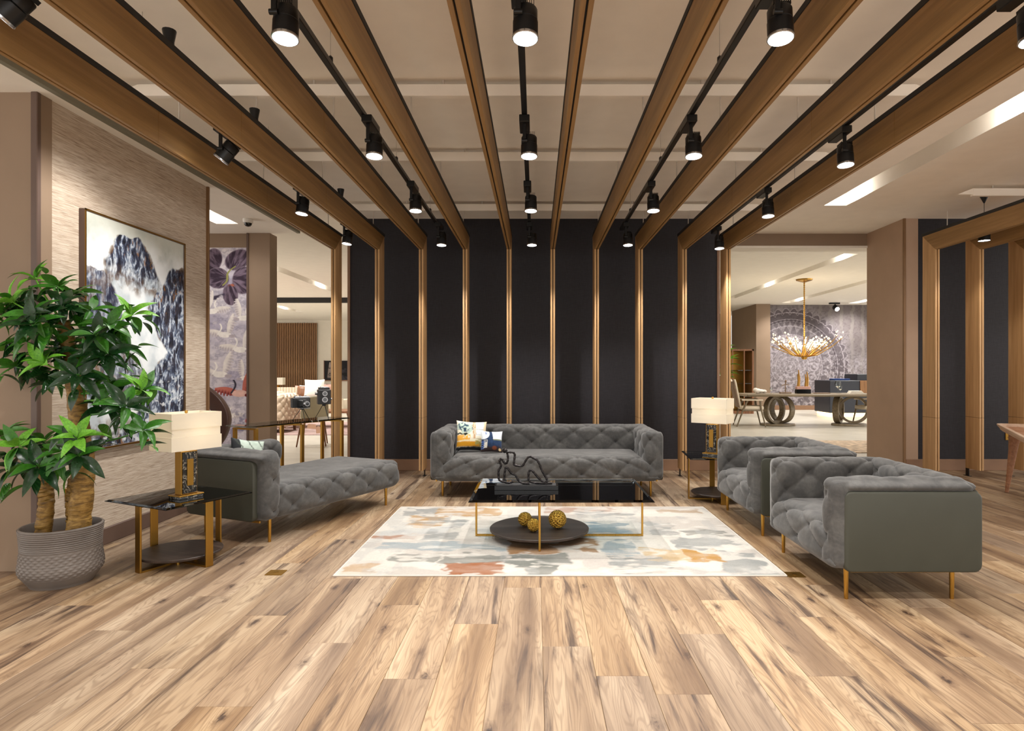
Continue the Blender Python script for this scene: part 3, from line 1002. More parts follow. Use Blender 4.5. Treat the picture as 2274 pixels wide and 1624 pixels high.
def make_tub(name, label, cat, Wd, D, hu, nb, step, T=0.215):
    """sofa / armchair: front faces -y, y from 0 to D"""
    t = thing(name, label, cat)
    h = Wd / 2
    def lipfix(side):
        def f(pos, P, lo, hi):
            # the fabric rolls out over the top edge of the outer panel
            k = np.exp(-(((P[:, 2] - (hi[2] - 0.045)) / 0.030) ** 2))
            if side[1] == 'x':
                sg = 1 if side[0] == '+' else -1
                e = (P[:, 0] > hi[0] - 1e-6) if sg > 0 else (P[:, 0] < lo[0] + 1e-6)
                yy = P[:, 1] - lo[1]
                pos[:, 0] += sg * e * np.maximum(0.042 * k * sm(.03, .13, yy), .034 * sm(.15, .06, yy))
            else:
                e = P[:, 1] > hi[1] - 1e-6
                pos[:, 1] += 0.036 * k * e
            return pos
        return f
    # seat: front and top
    def seatpost(pos, P, lo, hi):
        f = (P[:, 1] < lo[1] + 0.12)
        kz = np.clip((hi[2] - P[:, 2]) / (hi[2] - lo[2]), 0, 1)
        wide = 1 + (0.19 * kz ** 0.9) / (h - T) * sm(0.14, 0.0, P[:, 1] - lo[1])
        pos[:, 0] *= wide
        pos[:, 1] -= 0.012 * f
        return pos
    tufted('seat', (-h + T - 0.015, 0.0, LEG_H), (h - T + 0.015, D - T + 0.03, SH), 0.085,
           {'-y': uvf(lambda P, lo, hi: (P[:, 0], P[:, 2])), '+z': uvf(lambda P, lo, hi: (P[:, 0], hi[2] + P[:, 1] - lo[1]))},
           hu, 0.118, (nb[0], 0.25), 'suede', t, step, post=seatpost, open_=('-x', '+x'))
    tufted('backrest', (-h + 0.025, D - T - 0.02, LEG_H + 0.02), (h - 0.025, D - 0.03, AH), 0.08,
           {'-y': uvf(lambda P, lo, hi: (P[:, 0], P[:, 2])), '+z': uvf(lambda P, lo, hi: (P[:, 0], hi[2] + P[:, 1] - lo[1]))},
           hu, 0.122, (nb[1], 0.622), 'suede', t, step, post=lipfix('+y'), open_=('-z',))
    for s in (-1, 1):
        sd, od = ('+x', '-x') if s < 0 else ('-x', '+x')
        x0, x1 = (-h + 0.035, -h + T) if s < 0 else (h - T, h - 0.035)
        if s < 0:
            fc = {'+x': uvf(lambda P, lo, hi: (P[:, 1], P[:, 2])), '-y': uvf(lambda P, lo, hi: (lo[1] - (hi[0] - P[:, 0]), P[:, 2]), True),
                  '+z': uvf(lambda P, lo, hi: (P[:, 1], hi[2] + hi[0] - P[:, 0]))}
        else:
            fc = {'-x': uvf(lambda P, lo, hi: (P[:, 1], P[:, 2])), '-y': uvf(lambda P, lo, hi: (lo[1] - (P[:, 0] - lo[0]), P[:, 2]), True),
                  '+z': uvf(lambda P, lo, hi: (P[:, 1], hi[2] + P[:, 0] - lo[0]))}
        tufted('armrest', (x0, 0.0, LEG_H), (x1, D - 0.04, AH), min(0.082, (T - .037) / 2), fc, 0.15, 0.125, (-0.06, 0.60), 'suede', t, step, post=lipfix(od), open_=())
        fp = 0.095 if Wd > 1.5 else 0.068
        w_, h_ = D - fp - 0.015, AH - LEG_H - 0.075
        mt = Matrix.Translation((s * (h - 0.022), fp + w_ / 2, LEG_H + h_ / 2 + 0.002)) @ Matrix.Rotation(PI / 2, 4, 'Z')
        round_panel('side_panel', w_, h_, 0.05, 0.045, 'leather', t, mt)['label'] = 'smooth olive-grey leather side panel'
        B('side_rail', (s * (h - 0.055) - 0.006, 0.13, LEG_H - 0.012), (s * (h - 0.055) + 0.006, D - 0.15, LEG_H + 0.004), 'brass', t)
    mt = Matrix.Translation((0, D - 0.012, LEG_H + (AH - LEG_H - 0.075) / 2 + 0.002))
    round_panel('back_panel', Wd - 0.10, AH - LEG_H - 0.075, 0.04, 0.045, 'leather', t, mt)['label'] = 'smooth olive-grey leather back panel'
    legs_at(t, [(sx * (h - 0.055 if Wd < 1.5 else h - 0.12), y) for sx in (-1, 1) for y in (0.14 if Wd > 1.5 else 0.105, D - 0.155)])
    return t
sofa = make_tub('tufted_sofa', 'long grey suede tufted sofa on brass legs before the black wall', 'sofa', 2.42, 0.90, 0.158, (0.0, 0.0), 0.0135)
sofa.location = (0.113, 6.47, 0)
GA = 'tufted armchairs facing the rug'
arm = make_tub('tufted_armchair', 'grey suede tufted armchair nearest the camera, showing its olive leather side', 'armchair', 1.03, 0.87, 0.152, (0.0, 0.0), 0.0115, 0.175)
arm['group'] = GA
arm.location, arm.rotation_euler = (1.685, 4.098, 0), (0, 0, R(-90))
a2 = copy_tree(arm)
a2.location = (1.70, 5.475, 0)
a2['label'] = 'grey suede tufted armchair farther back, beside the right side table'

# chaise longue: length along +y from the head (y=0); right side (+x) faces the rug
CH_YAW = R(-24.8)
ch = thing('tufted_chaise', 'grey suede tufted chaise longue with a half back, left of the rug', 'chaise', (-2.436, 4.89, 0), CH_YAW)
L_, hw = 1.72, 0.425
tufted('seat', (-hw + 0.02, 0.15, LEG_H), (hw, L_, SH), 0.085,
       {'+x': uvf(lambda P, lo, hi: (P[:, 1], P[:, 2])), '+y': uvf(lambda P, lo, hi: (hi[1] + hi[0] - P[:, 0], P[:, 2]), True),
        '+z': uvf(lambda P, lo, hi: (P[:, 1], hi[2] + hi[0] - P[:, 0]))}, 0.1525, 0.118, (0.326, 0.25), 'suede', ch, 0.0125, open_=('-x', '-y'))
def headpost(pos, P, lo, hi):
    k = np.exp(-(((P[:, 2] - (hi[2] - 0.045)) / 0.030) ** 2))
    pos[:, 1] -= 0.042 * k * (P[:, 1] < lo[1] + 1e-6)
    return pos
tufted('headrest', (-hw, 0.035, LEG_H), (hw, 0.215, AH), 0.075,
       {'+y': uvf(lambda P, lo, hi: (P[:, 0], P[:, 2])), '+x': uvf(lambda P, lo, hi: (hi[0] + hi[1] - P[:, 1], P[:, 2]), True),
        '+z': uvf(lambda P, lo, hi: (P[:, 0], hi[2] + hi[1] - P[:, 1]))}, 0.15, 0.125, (0.05, 0.60), 'suede', ch, 0.0125, post=headpost)
tufted('backrest', (-hw - 0.005, 0.10, LEG_H + 0.02), (-hw + 0.185, 0.86, AH - 0.005), 0.08,
       {'+x': uvf(lambda P, lo, hi: (P[:, 1], P[:, 2])), '+y': uvf(lambda P, lo, hi: (hi[1] + hi[0] - P[:, 0], P[:, 2]), True),
        '+z': uvf(lambda P, lo, hi: (P[:, 1], hi[2] + hi[0] - P[:, 0]))}, 0.152, 0.122, (0.10, 0.60), 'suede', ch, 0.0125)
h_ = AH - LEG_H - 0.075
round_panel('end_panel', 2 * hw - 0.10, h_, 0.05, 0.045, 'leather', ch, Matrix.Translation((-0.035, 0.024, LEG_H + h_ / 2 + 0.002)))['label'] = 'smooth olive-grey leather end panel'
round_panel('back_panel', 0.68, h_, 0.04, 0.045, 'leather', ch, Matrix.Translation((-hw - 0.012, 0.45, LEG_H + h_ / 2 + 0.01)) @ Matrix.Rotation(PI / 2, 4, 'Z'))['label'] = 'smooth olive-grey leather back panel'
B('end_rail', (-hw + 0.1, 0.05, LEG_H - 0.012), (hw - 0.08, 0.062, LEG_H + 0.004), 'brass', ch)
legs_at(ch, [(hw - 0.05, 0.12), (-hw + 0.09, 0.12), (hw - 0.07, L_ - 0.17), (-hw + 0.09, L_ - 0.17)])

# ---------------------------------------------------------------- cushions
def cushion(name, label, s, thick, col, group=None, n=72):
    t = thing(name, label, 'cushion', (0, 0, 0), 0, group)
    def face(sg):
        def pos(u, v):
            a, b = u * 2 - 1, v * 2 - 1
            th = thick * np.clip(1 - np.abs(a) ** 2.6, 0, 1) ** 0.6 * np.clip(1 - np.abs(b) ** 2.6, 0, 1) ** 0.6
            kx = 1 - 0.075 * (1 - b * b)
            ky = 1 - 0.075 * (1 - a * a)
            wr = 0.004 * (fbm(u * 6, v * 6, 5, 3) - 0.5) * (th > 0.004)
            x, z, y = a * kx * s / 2, b * ky * s / 2 + s / 2, -sg * (th / 2 + wr)
            return (x if sg > 0 else -x, y, z)
        return pos
    print_mesh('front', n, n, face(1), col, 'pillow_print', t, True)
    print_mesh('back', 24, 24, face(-1), lambda u, v: np.tile(np.array(S(40, 40, 46)), (len(u), 1)), 'pillow_print', t, True)
    return t
def pillow_col_a(u, v):
    u = u + 0.03 * (fbm(u * 5, v * 5, 1) - .5)
    v = v + 0.03 * (fbm(u * 5, v * 5, 4) - .5)
    f = fbm(u * 14, v * 14, 9, 4)
    c = lerp(S(214, 206, 176), S(236, 230, 214), fbm(u * 4, v * 4, 3))
    tree = sm(0.34, 0.2, np.hypot((u - 0.27) / 1.0, (v - 0.77) / 0.75) + (f - .5) * .3)
    c = lerp(c, S(60, 92, 108), np.where(tree > .4, 1, 0) * sm(.38, .55, f))
    c = lerp(c, S(158, 190, 178), np.where(tree > .4, 1, 0) * sm(.52, .38, f) * .8)
    c = lerp(c, S(34, 52, 70), (tree > .4) * sm(.55, .65, f))
    win = (u > .62) & (u < .93) & (v > .46)
    c = lerp(c, S(226, 232, 236), win * .9)
    c = lerp(c, S(150, 150, 150), win * (np.abs((v * 5) % 1 - .5) < .06) * .7)
    c = lerp(c, S(176, 124, 66), ((u > .52) & (u < .63) & (v > .36)) * (np.sin(u * 170) > -.1))
    c = lerp(c, S(226, 206, 170), ((u > .90) & (v > .5)) * 1.)
    c = lerp(c, S(232, 170, 70), (u < .42) * sm(.52, .46, v) * sm(.2, .3, v) * sm(.4, .55, f + .12))
    c = lerp(c, S(198, 140, 30), sm(.28, .24, v) * sm(.08, .12, v) * (u < .78))
    c = lerp(c, S(150, 140, 80), sm(.42, .3, v) * (u > .6) * sm(.3, .6, f))
    c = lerp(c, S(224, 220, 190), (np.abs(v - .29 - .03 * u) < .015) * .9)
    c = lerp(c, S(24, 26, 30), sm(.13, .07, v + (f - .5) * .06))
    c = lerp(c, S(30, 40, 30), (u < .36) * (np.abs(v - .52 - (f - .5) * .12) < .02))
    return c
def pillow_col_b(u, v):
    f = fbm(u * 12, v * 12, 21, 4)
    c = lerp(S(38, 62, 98), S(24, 42, 70), f)
    c = lerp(c, S(46, 34, 30), sm(.34, .12, v + (f - .5) * .2) * .95)
    c = lerp(c, S(110, 60, 40), sm(.14, .08, np.hypot(u - .62, (v - .16) * 1.2)))
    c = lerp(c, S(216, 222, 230), ((u > .5 + .12 * (1 - v)) & (v > .56)) * 1.)
    c = lerp(c, S(120, 128, 100), ((u > .55) & (np.abs(v - .56) < .025)) * 1.)
    c = lerp(c, S(218, 224, 228), sm(.30, .26, np.hypot(u - .1, v - .86)))
    c = lerp(c, S(90, 110, 150), (np.hypot((u - .22) * 1.6, v - .88) < .08) * .8)
    c = lerp(c, S(196, 194, 184), ((u > .1) & (u < .27) & (v > .16) & (v < .55)) * sm(.3, .45, f))
    c = lerp(c, S(60, 90, 150), ((u < .14) & (v > .12) & (v < .5)) * (np.sin(v * 60) > 0))
    c = lerp(c, S(206, 184, 140), sm(.075, .05, np.hypot(u - .88, v - .1)))
    return c
def pillow_col_c(u, v):
    f = fbm(u * 6, v * 6, 31, 4)
    c = lerp(S(196, 208, 198), S(150, 168, 156), f)
    c = lerp(c, S(40, 42, 46), (u < .22) * 1.)
    return lerp(c, S(60, 66, 60), (np.abs(np.sin((u + v * .5 + f * .2) * 9)) < .2) * .8)
cu = cushion('throw_cushion', 'large cushion printed with a garden tree and window, on the sofa', 0.335, 0.13, pillow_col_a, 'printed cushions')
cu.location, cu.rotation_euler = (-0.70, 6.83, SH + 0.012), (R(-20), R(4), R(14))
cu = cushion('throw_cushion', 'small navy and white printed cushion, leaning beside the larger sofa cushion', 0.235, 0.10, pillow_col_b, 'printed cushions')
cu.location, cu.rotation_euler = (-0.475, 6.74, SH + 0.008), (R(-20), R(3), R(10))
cu = cushion('throw_cushion', 'pale green and black cushion half hidden behind the chaise headrest', 0.30, 0.11, pillow_col_c, 'printed cushions', 48)
cu.matrix_world = Matrix.Translation((-2.436, 4.89, 0)) @ Matrix.Rotation(CH_YAW, 4, 'Z') @ Matrix.Translation((-0.175, 0.37, SH + 0.012)) @ Matrix.Rotation(R(80), 4, 'Z') @ Matrix.Rotation(R(-14), 4, 'X') @ Matrix.Rotation(R(12), 4, 'Y')
# ---------------------------------------------------------------- rug
RX0, RX1, RY0, RY1 = -1.29, 1.60, 4.03, 6.04
CR, GR, GB, OC, RU, TN, DG = S(228, 222, 212), S(150, 154, 153), S(152, 170, 178), S(194, 146, 74), S(164, 98, 54), S(190, 164, 136), S(116, 120, 115)
PATCH = [(.04, .38, .28, .38, GB, .7), (.03, .14, .80, .97, GR, .8), (.24, .37, 0, .13, RU, .95), (.225, .37, .12, .235, DG, .8), (.37, .53, .09, .24, DG, .9), (.43, .49, 0, .1, DG, .8),
         (.62, .79, 0, .2, GR, .85), (.87, .98, 0, .24, GR, .85), (.81, .90, .16, .29, OC, .95), (.71, .81, .17, .29, S(214, 184, 136), .8), (.09, .22, .15, .24, DG, .75), (0, .08, 0, .1, OC, .6),
         (.13, .33, .82, .97, OC, .75), (.06, .17, .62, .80, OC, .85), (.07, .18, .68, .79, GR, .55), (.14, .24, .42, .73, GR, .85), (.01, .12, .425, .49, RU, .7), (.59, .72, .45, .68, GB, .95), (.38, .61, .25, .45, S(150, 104, 50), .9),
         (.80, .99, .30, .46, GR, .8), (.86, .99, .48, .58, DG, .7), (.48, .72, .86, .98, RU, .5), (.58, .75, .80, .90, GR, .8), (.77, .84, .5, .7, GR, .7), (.83, .98, .86, .93, TN, .8),
         (.62, .70, .22, .40, GB, .8), (.26, .36, .55, .78, S(214, 206, 196), .8), (.36, .48, .62, .95, S(216, 212, 206), .8), (.55, .62, .0, .2, S(210, 202, 194), .8), (.02, .2, .5, .62, S(206, 208, 206), .7), (.28, .5, .46, .58, S(204, 208, 208), .6)]
def rug_col(u, v):
    x, y = u * 2.9, v * 2.0
    c = lerp(S(232, 226, 216), S(212, 205, 196), sm(.45, .6, fbm(x * 2, y * 4, 3, 4)))
    dx = .022 * (fbm(x * 9, y * 9, 11, 4) - .5) * 2.2
    dy = .05 * (fbm(x * 7, y * 12, 15, 4) - .5) * 2.2
    tex = fbm(x * 6, y * 14, 27, 5)
    for i, (a, b, e, f, q, s) in enumerate(PATCH):
        uu, vv = u + dx, v + dy
        inside = sm(a - .004, a + .004, uu) * sm(b + .004, b - .004, uu) * sm(e - .008, e + .008, vv) * sm(f + .008, f - .008, vv)
        holes = sm(.36, .44, fbm(x * 5 + i * 3.1, y * 9 + i * 1.7, 40 + i, 4))
        t = inside * s * (0.22 + .78 * holes) * (.85 + .45 * (tex - .4))
        c = lerp(c, q, np.clip(t, 0, 1))
    c = lerp(c, S(240, 235, 226), sm(.58, .72, fbm(x * 3.2, y * 10, 61, 5)) * .6)
    c = lerp(c, S(188, 190, 188), sm(.60, .70, fbm(x * 10, y * 4, 71, 5)) * .35)
    return c * .57 * (.93 + .12 * vnoise(x * 160, y * 160, 5))[:, None]
t = thing('area_rug', 'pale area rug with abstract grey, ochre and rust patches', 'rug', ((RX0 + RX1) / 2, (RY0 + RY1) / 2, 0))
w, d = RX1 - RX0, RY1 - RY0
print_mesh('pile', 420, 290, lambda u, v: ((u - .5) * w, (v - .5) * d, 0.0085 + 0 * u), rug_col, 'rug', t)
B('backing', (-w / 2, -d / 2, 0.0005), (w / 2, d / 2, 0.0075), 'rug_edge', t)
for lo, hi in (((-w / 2 - .006, -d / 2 - .006, 0.0005), (w / 2 + .006, -d / 2, 0.010)), ((-w / 2 - .006, d / 2, 0.0005), (w / 2 + .006, d / 2 + .006, 0.010)),
               ((-w / 2 - .006, -d / 2, 0.0005), (-w / 2, d / 2, 0.010)), ((w / 2, -d / 2, 0.0005), (w / 2 + .006, d / 2, 0.010))):
    B('binding', lo, hi, 'rug_edge', t, 0.002)
fr = MB()
rf = random.Random(5)
for s in (-1, 1):
    for i in range(260):
        y = -d / 2 + d * (i + .5) / 260
        l = rf.uniform(.006, .022)
        fr.add([(s * (w / 2 + .004), y - .0018, .004), (s * (w / 2 + .004), y + .0018, .004), (s * (w / 2 + .005 + l), y + rf.uniform(-.004, .004), .002)], [(0, 1, 2) if s > 0 else (0, 2, 1)])
o = fr.build('fringe', 'rug_edge', t, None)
o['kind'] = 'stuff'

# ---------------------------------------------------------------- tables
def glass_top(name, x0, y0, x1, y1, z0, z1, m, parent, bev=0.02):
    """sheet with a broad ground bevel around its top"""
    vs = [(x0, y0, z0), (x1, y0, z0), (x1, y1, z0), (x0, y1, z0), (x0, y0, z0 + .004), (x1, y0, z0 + .004), (x1, y1, z0 + .004), (x0, y1, z0 + .004),
          (x0 + bev, y0 + bev, z1), (x1 - bev, y0 + bev, z1), (x1 - bev, y1 - bev, z1), (x0 + bev, y1 - bev, z1)]
    fs = [(0, 3, 2, 1), (8, 9, 10, 11)]
    for j in (0, 4):
        fs += [(j + i, j + (i + 1) % 4, j + 4 + (i + 1) % 4, j + 4 + i) for i in range(4)]
    return MB().add(vs, fs).build(name, m, parent, None)

def side_table(label, loc, yaw):
    t = thing('side_table', label, 'side table', loc, yaw, 'square smoked-glass side tables')
    hw, w, th, top = 0.292, 0.054, 0.012, 0.452
    for ax in (0, 1):
        for s in (-1, 1):
            if ax == 0: B('leg', (s * hw - th / 2, -w / 2, 0), (s * hw + th / 2, w / 2, top - .012), 'brass_flat', t, 0.002)
            else: B('leg', (-w / 2, s * hw - th / 2, 0), (w / 2, s * hw + th / 2, top - .012), 'brass_flat', t, 0.002)
        for nm, z0, z1 in (('floor_bar', 0.0, 0.012 + .001 * ax), ('top_bar', top - .026 - .001 * ax, top - .012 - .0005 * ax)):
            if ax == 0: B(nm, (-hw + th / 2, -w / 2, z0), (hw - th / 2, w / 2, z1), 'brass_flat', t)
            else: B(nm, (-w / 2, -hw + th / 2, z0), (w / 2, hw - th / 2, z1), 'brass_flat', t)
    MB().ring([(0.0, 0.056), (0.250, 0.056), (0.262, 0.062), (0.265, 0.074), (0.261, 0.078), (0.0, 0.078)], 64, caps=False).build('shelf', 'dark_oak', t, 40)
    for a in range(4):
        MB().cyl((0.09 * math.cos(a * PI / 2 + .78), 0.09 * math.sin(a * PI / 2 + .78), 0.0), (0.09 * math.cos(a * PI / 2 + .78), 0.09 * math.sin(a * PI / 2 + .78), 0.058), 0.012).build('shelf_support', 'brass', t)
    glass_top('glass_top', -.32, -.32, .32, .32, top - .011, top, 'smoked_dark', t, .018)
    return t
side_table('smoked-glass side table with brass legs between the potted plant and the chaise', (-2.455, 4.36, 0), R(-26))
side_table('smoked-glass side table with brass legs behind the armchairs, under the right lamp', (1.86, 6.45, 0), R(-5))

t = thing('coffee_table', 'rectangular smoked-glass coffee table with thin brass legs on the rug', 'coffee table', (0.185, 5.02, 0.010))
cx, top, q = -0.158, 0.368, 0.0075
for (x, y) in ((-.655, -.04), (.655, -.04), (cx, -.462), (cx, .462)):
    B('leg', (x - q, y - q, 0), (x + q, y + q, top - .014), 'brass', t, 0.001)
B('floor_bar', (-.655 + q, -.04 - q, 0.0), (.655 - q, -.04 + q, 0.014), 'brass', t)
B('floor_bar', (cx - q, -.462 + q, 0.0), (cx + q, .462 - q, 0.0145), 'brass', t)
B('top_bar', (-.655 + q, -.04 - q, top - .028), (.655 - q, -.04 + q, top - .014), 'brass', t)
B('top_bar', (cx - q, -.462 + q, top - .0285), (cx + q, .462 - q, top - .0145), 'brass', t)
MB().ring([(0.0, 0.048), (0.375, 0.048), (0.388, 0.054), (0.390, 0.068), (0.386, 0.072), (0.0, 0.072)], 80, (cx, -.05, 0), caps=False).build('shelf', 'dark_oak', t, 40)
for a in range(4):
    x, y = cx + .15 * math.cos(a * PI / 2 + .78), -.05 + .15 * math.sin(a * PI / 2 + .78)
    MB().cyl((x, y, 0), (x, y, .05), 0.012).build('shelf_support', 'brass', t)
glass_top('glass_top', -.672, -.482, .672, .482, top - .0135, top, 'smoked', t, .028)

# rope balls
def rope_ball(label, loc, r, seed):
    rr = random.Random(seed)
    t = thing('rope_ball', label, 'ornament', loc, rr.uniform(0, 3), 'gold rope balls on the coffee table shelf')
    b = MB()
    MB().ball((0, 0, r), r * .80, 24, 14).build('core', 'bark', t, 180)
    rot = Matrix.Rotation(rr.uniform(0, 3), 4, 'X') @ Matrix.Rotation(rr.uniform(0, 3), 4, 'Z')
    rs = r * 0.165
    for ax in range(3):
        for k in range(4):
            off = (k - 1.5) * r * .31
            R0 = math.sqrt(max(1e-6, (r - rs) ** 2 - off ** 2)) * (0.97 + .03 * ax)
            for st in (0, PI):
                pts = []
                for i in range(60):
                    a = 2 * PI * i / 60
                    w = a * 11 + st
                    rad = R0 + math.cos(w) * rs * .52
                    o2 = off + math.sin(w) * rs * .52
                    bulge = 1 + .03 * math.sin(a * 2 + ax)
                    p = [rad * bulge * math.cos(a), rad * math.sin(a), o2]
                    p = p[ax:] + p[:ax]
                    pts.append(rot @ Vector(p) * 0.96 + Vector((0, 0, r)))
                b.tube(pts, rs * .54, 7, True)
    b.build('rope', 'old_gold', t, 180)
zs = 0.0825
for lb, px, py, Y, r, sd in (('gold rope ball at the back left of the trio', 1166, 1162, 4.98, .059, 3), ('smallest gold rope ball, in front at the left', 1185, 1178, 4.82, .052, 8), ('largest gold rope ball, right of the centre leg', 1238, 1166, 4.92, .073, 5)):
    rope_ball(lb, ((px - CX) * Y / F, Y, zs), r, sd)

# wire sculpture
t = thing('wire_sculpture', 'black iron line sculpture of a reclining figure on the coffee table', 'sculpture', (0.0, 5.0, 0.378))
SX = lambda a: (a - 1130) / 12.49 * 5.0 / F - 0.03
SZ = lambda b: (1200 - b) / 12.49 * 5.0 / F
b = MB().box((-.325, -.065, 0), (.175, .065, .034))
b.build('plinth', 'black_gloss', t, bevel=0.002)
B('plinth_inlay', (-.31, -.052, .0335), (.16, .052, .0355), 'camera_body', t)
def stroke(pts, name='line', y=0.0, r=.0088):
    P = [Vector((SX(a) + 0.0, y, SZ(c) + .042)) for a, c in pts]
    out = []
    for i in range(len(P) - 1):
        for k in range(5):
            u = k / 5
            p0, p1, p2, p3 = P[max(i - 1, 0)], P[i], P[i + 1], P[min(i + 2, len(P) - 1)]
            out.append(.5 * ((2 * p1) + (p2 - p0) * u + (2 * p0 - 5 * p1 + 4 * p2 - p3) * u * u + (3 * p1 - p0 - 3 * p2 + p3) * u ** 3))
    out.append(P[-1])
    rs = [r * (1 + .28 * math.sin(i * 2.3) * math.cos(i * .9)) for i in range(len(out))]
    MB().tube(out, rs, 8).build(name, 'iron', t, 60)
stroke([(430, 340), (455, 440), (455, 560), (420, 640), (370, 650), (320, 580), (285, 530), (235, 550), (230, 620), (265, 690), (250, 760), (200, 840), (195, 960), (205, 1080), (240, 1130), (340, 1160), (450, 1190), (540, 1180), (610, 1150)], 'body_line', .012)
stroke([(430, 330), (520, 335), (610, 345), (650, 410), (640, 520), (625, 640), (640, 690), (740, 715), (830, 720), (880, 690), (940, 590), (1020, 480), (1090, 460), (1170, 500), (1260, 550), (1330, 660), (1400, 830), (1470, 960), (1530, 1060), (1540, 1140), (1480, 1160), (1400, 1130), (1300, 1040), (1200, 920), (1130, 845), (1080, 840), (1040, 890), (1030, 1060), (1060, 1130), (1130, 1170), (1300, 1190), (1500, 1195), (1690, 1195)], 'back_line', 0)
stroke([(360, 1110), (365, 980), (380, 840), (400, 760), (450, 770), (510, 850), (570, 920), (660, 960), (720, 1050), (780, 1140), (880, 1185), (980, 1195), (1060, 1195)], 'arm_line', -.012)
MB().ball((SX(370), 0.0, SZ(290) + .042), (.020, .016, .017), 12, 8).build('head', 'iron', t)
for i in range(7):
    a = i * .9
    MB().ball((SX(370) + .016 * math.cos(a), .010 * math.sin(a * 2), SZ(290) + .042 + .014 * math.sin(a)), .008, 8, 5).build('curl', 'iron', t)

# table lamps
def table_lamp(label, loc, yaw):
    t = thing('table_lamp', label, 'lamp', loc, yaw, 'brass and marble table lamps')
    B('base', (-.085, -.06, 0), (.085, .06, .018), 'marble', t, 0.002)
    B('base_plate', (-.088, -.063, .018), (.088, .063, .026), 'brass_flat', t, 0.001)
    B('body', (-.058, -.034, .026), (.058, .034, .318), 'brass_flat', t, 0.0015)
    B('marble_front', (-.051, -.041, .033), (.051, -.034, .312), 'marble', t, 0.001)
    for z0, z1, x0, x1 in ((.289, .293, -.034, .034), (.052, .056, -.034, .034)):
        B('marble_bead', (x0, -.045, z0), (x1, -.041, z1), 'marble', t)
    B('plaque', (-.022, -.047, .085), (.022, -.041, .265), 'brass_flat', t, 0.001)
    MB().cyl((0, 0, .318), (0, 0, .48), .007).build('neck', 'brass', t)
    def tier(name, w, d, z0, z1):
        e = .0025
        b = MB()
        b.box((-w / 2, -d / 2, z0), (w / 2, -d / 2 + e, z1)).box((-w / 2, d / 2 - e, z0), (w / 2, d / 2, z1))
        b.box((-w / 2, -d / 2 + e, z0), (-w / 2 + e, d / 2 - e, z1)).box((w / 2 - e, -d / 2 + e, z0), (w / 2, d / 2 - e, z1))
        b.build(name, 'shade', t, None)
    tier('shade_lower', .362, .238, .332, .424)
    tier('shade_middle', .350, .226, .424, .478)
    tier('shade_upper', .362, .238, .478, .580)
    b = MB()
    for x in (-.17, .17):
        b.tube([(0, 0, .565), (x, 0, .565)], .002, 6)
    b.build('spider', 'brass', t)
    MB().cyl((0, 0, .48), (0, 0, .588), .005).cyl((0, 0, .575), (0, 0, .594), .010).build('finial', 'brass', t)
    MB().ball((0, 0, .45), (.022, .022, .03), 12, 8).build('bulb', 'slot_lens', t)
    lamp('lamp_bulb_light', 'POINT', (0.03, 0, .46), 0.8, (1, .88, .7), t, shadow_soft_size=.03)
    return t
table_lamp('brass and black marble table lamp beside the potted plant, white tiered shade', (-2.385, 4.30, .452), R(63))
table_lamp('brass and black marble table lamp behind the armchairs, white tiered shade', (1.80, 6.42, .452), R(-35))

# brass plates
for nm, lb, x, y in (('floor_socket', 'brass floor socket on the planks left of the rug', -1.69, 4.10), ('floor_socket', 'brass floor socket at the right front corner of the rug', 1.665, 4.06)):
    t = thing(nm, lb, 'floor socket', (x, y, 0.0004))
    B('plate', (-.055, -.05, 0), (.055, .05, .004), 'brass_flat', t, 0.0015)
    MB().ring([(.018, .004), (.018, .0052), (.0, .0052)], 16, caps=False).build('latch', 'brass', t)
for lb, loc, rz in (('brass wall socket on the grasscloth wall behind the plant', (-3.27, 4.42, .45), R(90)), ('brass wall socket low on the black wall at the right', (6.215, 8.29, .444), 0)):
    t = thing('wall_socket', lb, 'wall socket', loc, rz)
    B('plate', (-.045, -.010, -.045), (.045, 0, .045), 'brass_flat', t, 0.002)
    for x, z in ((-.014, -.012), (.014, -.012), (0, .016)):
        B('pin_hole', (x - .004, -.0108, z - .006), (x + .004, -.0095, z + .006), 'black_core', t)

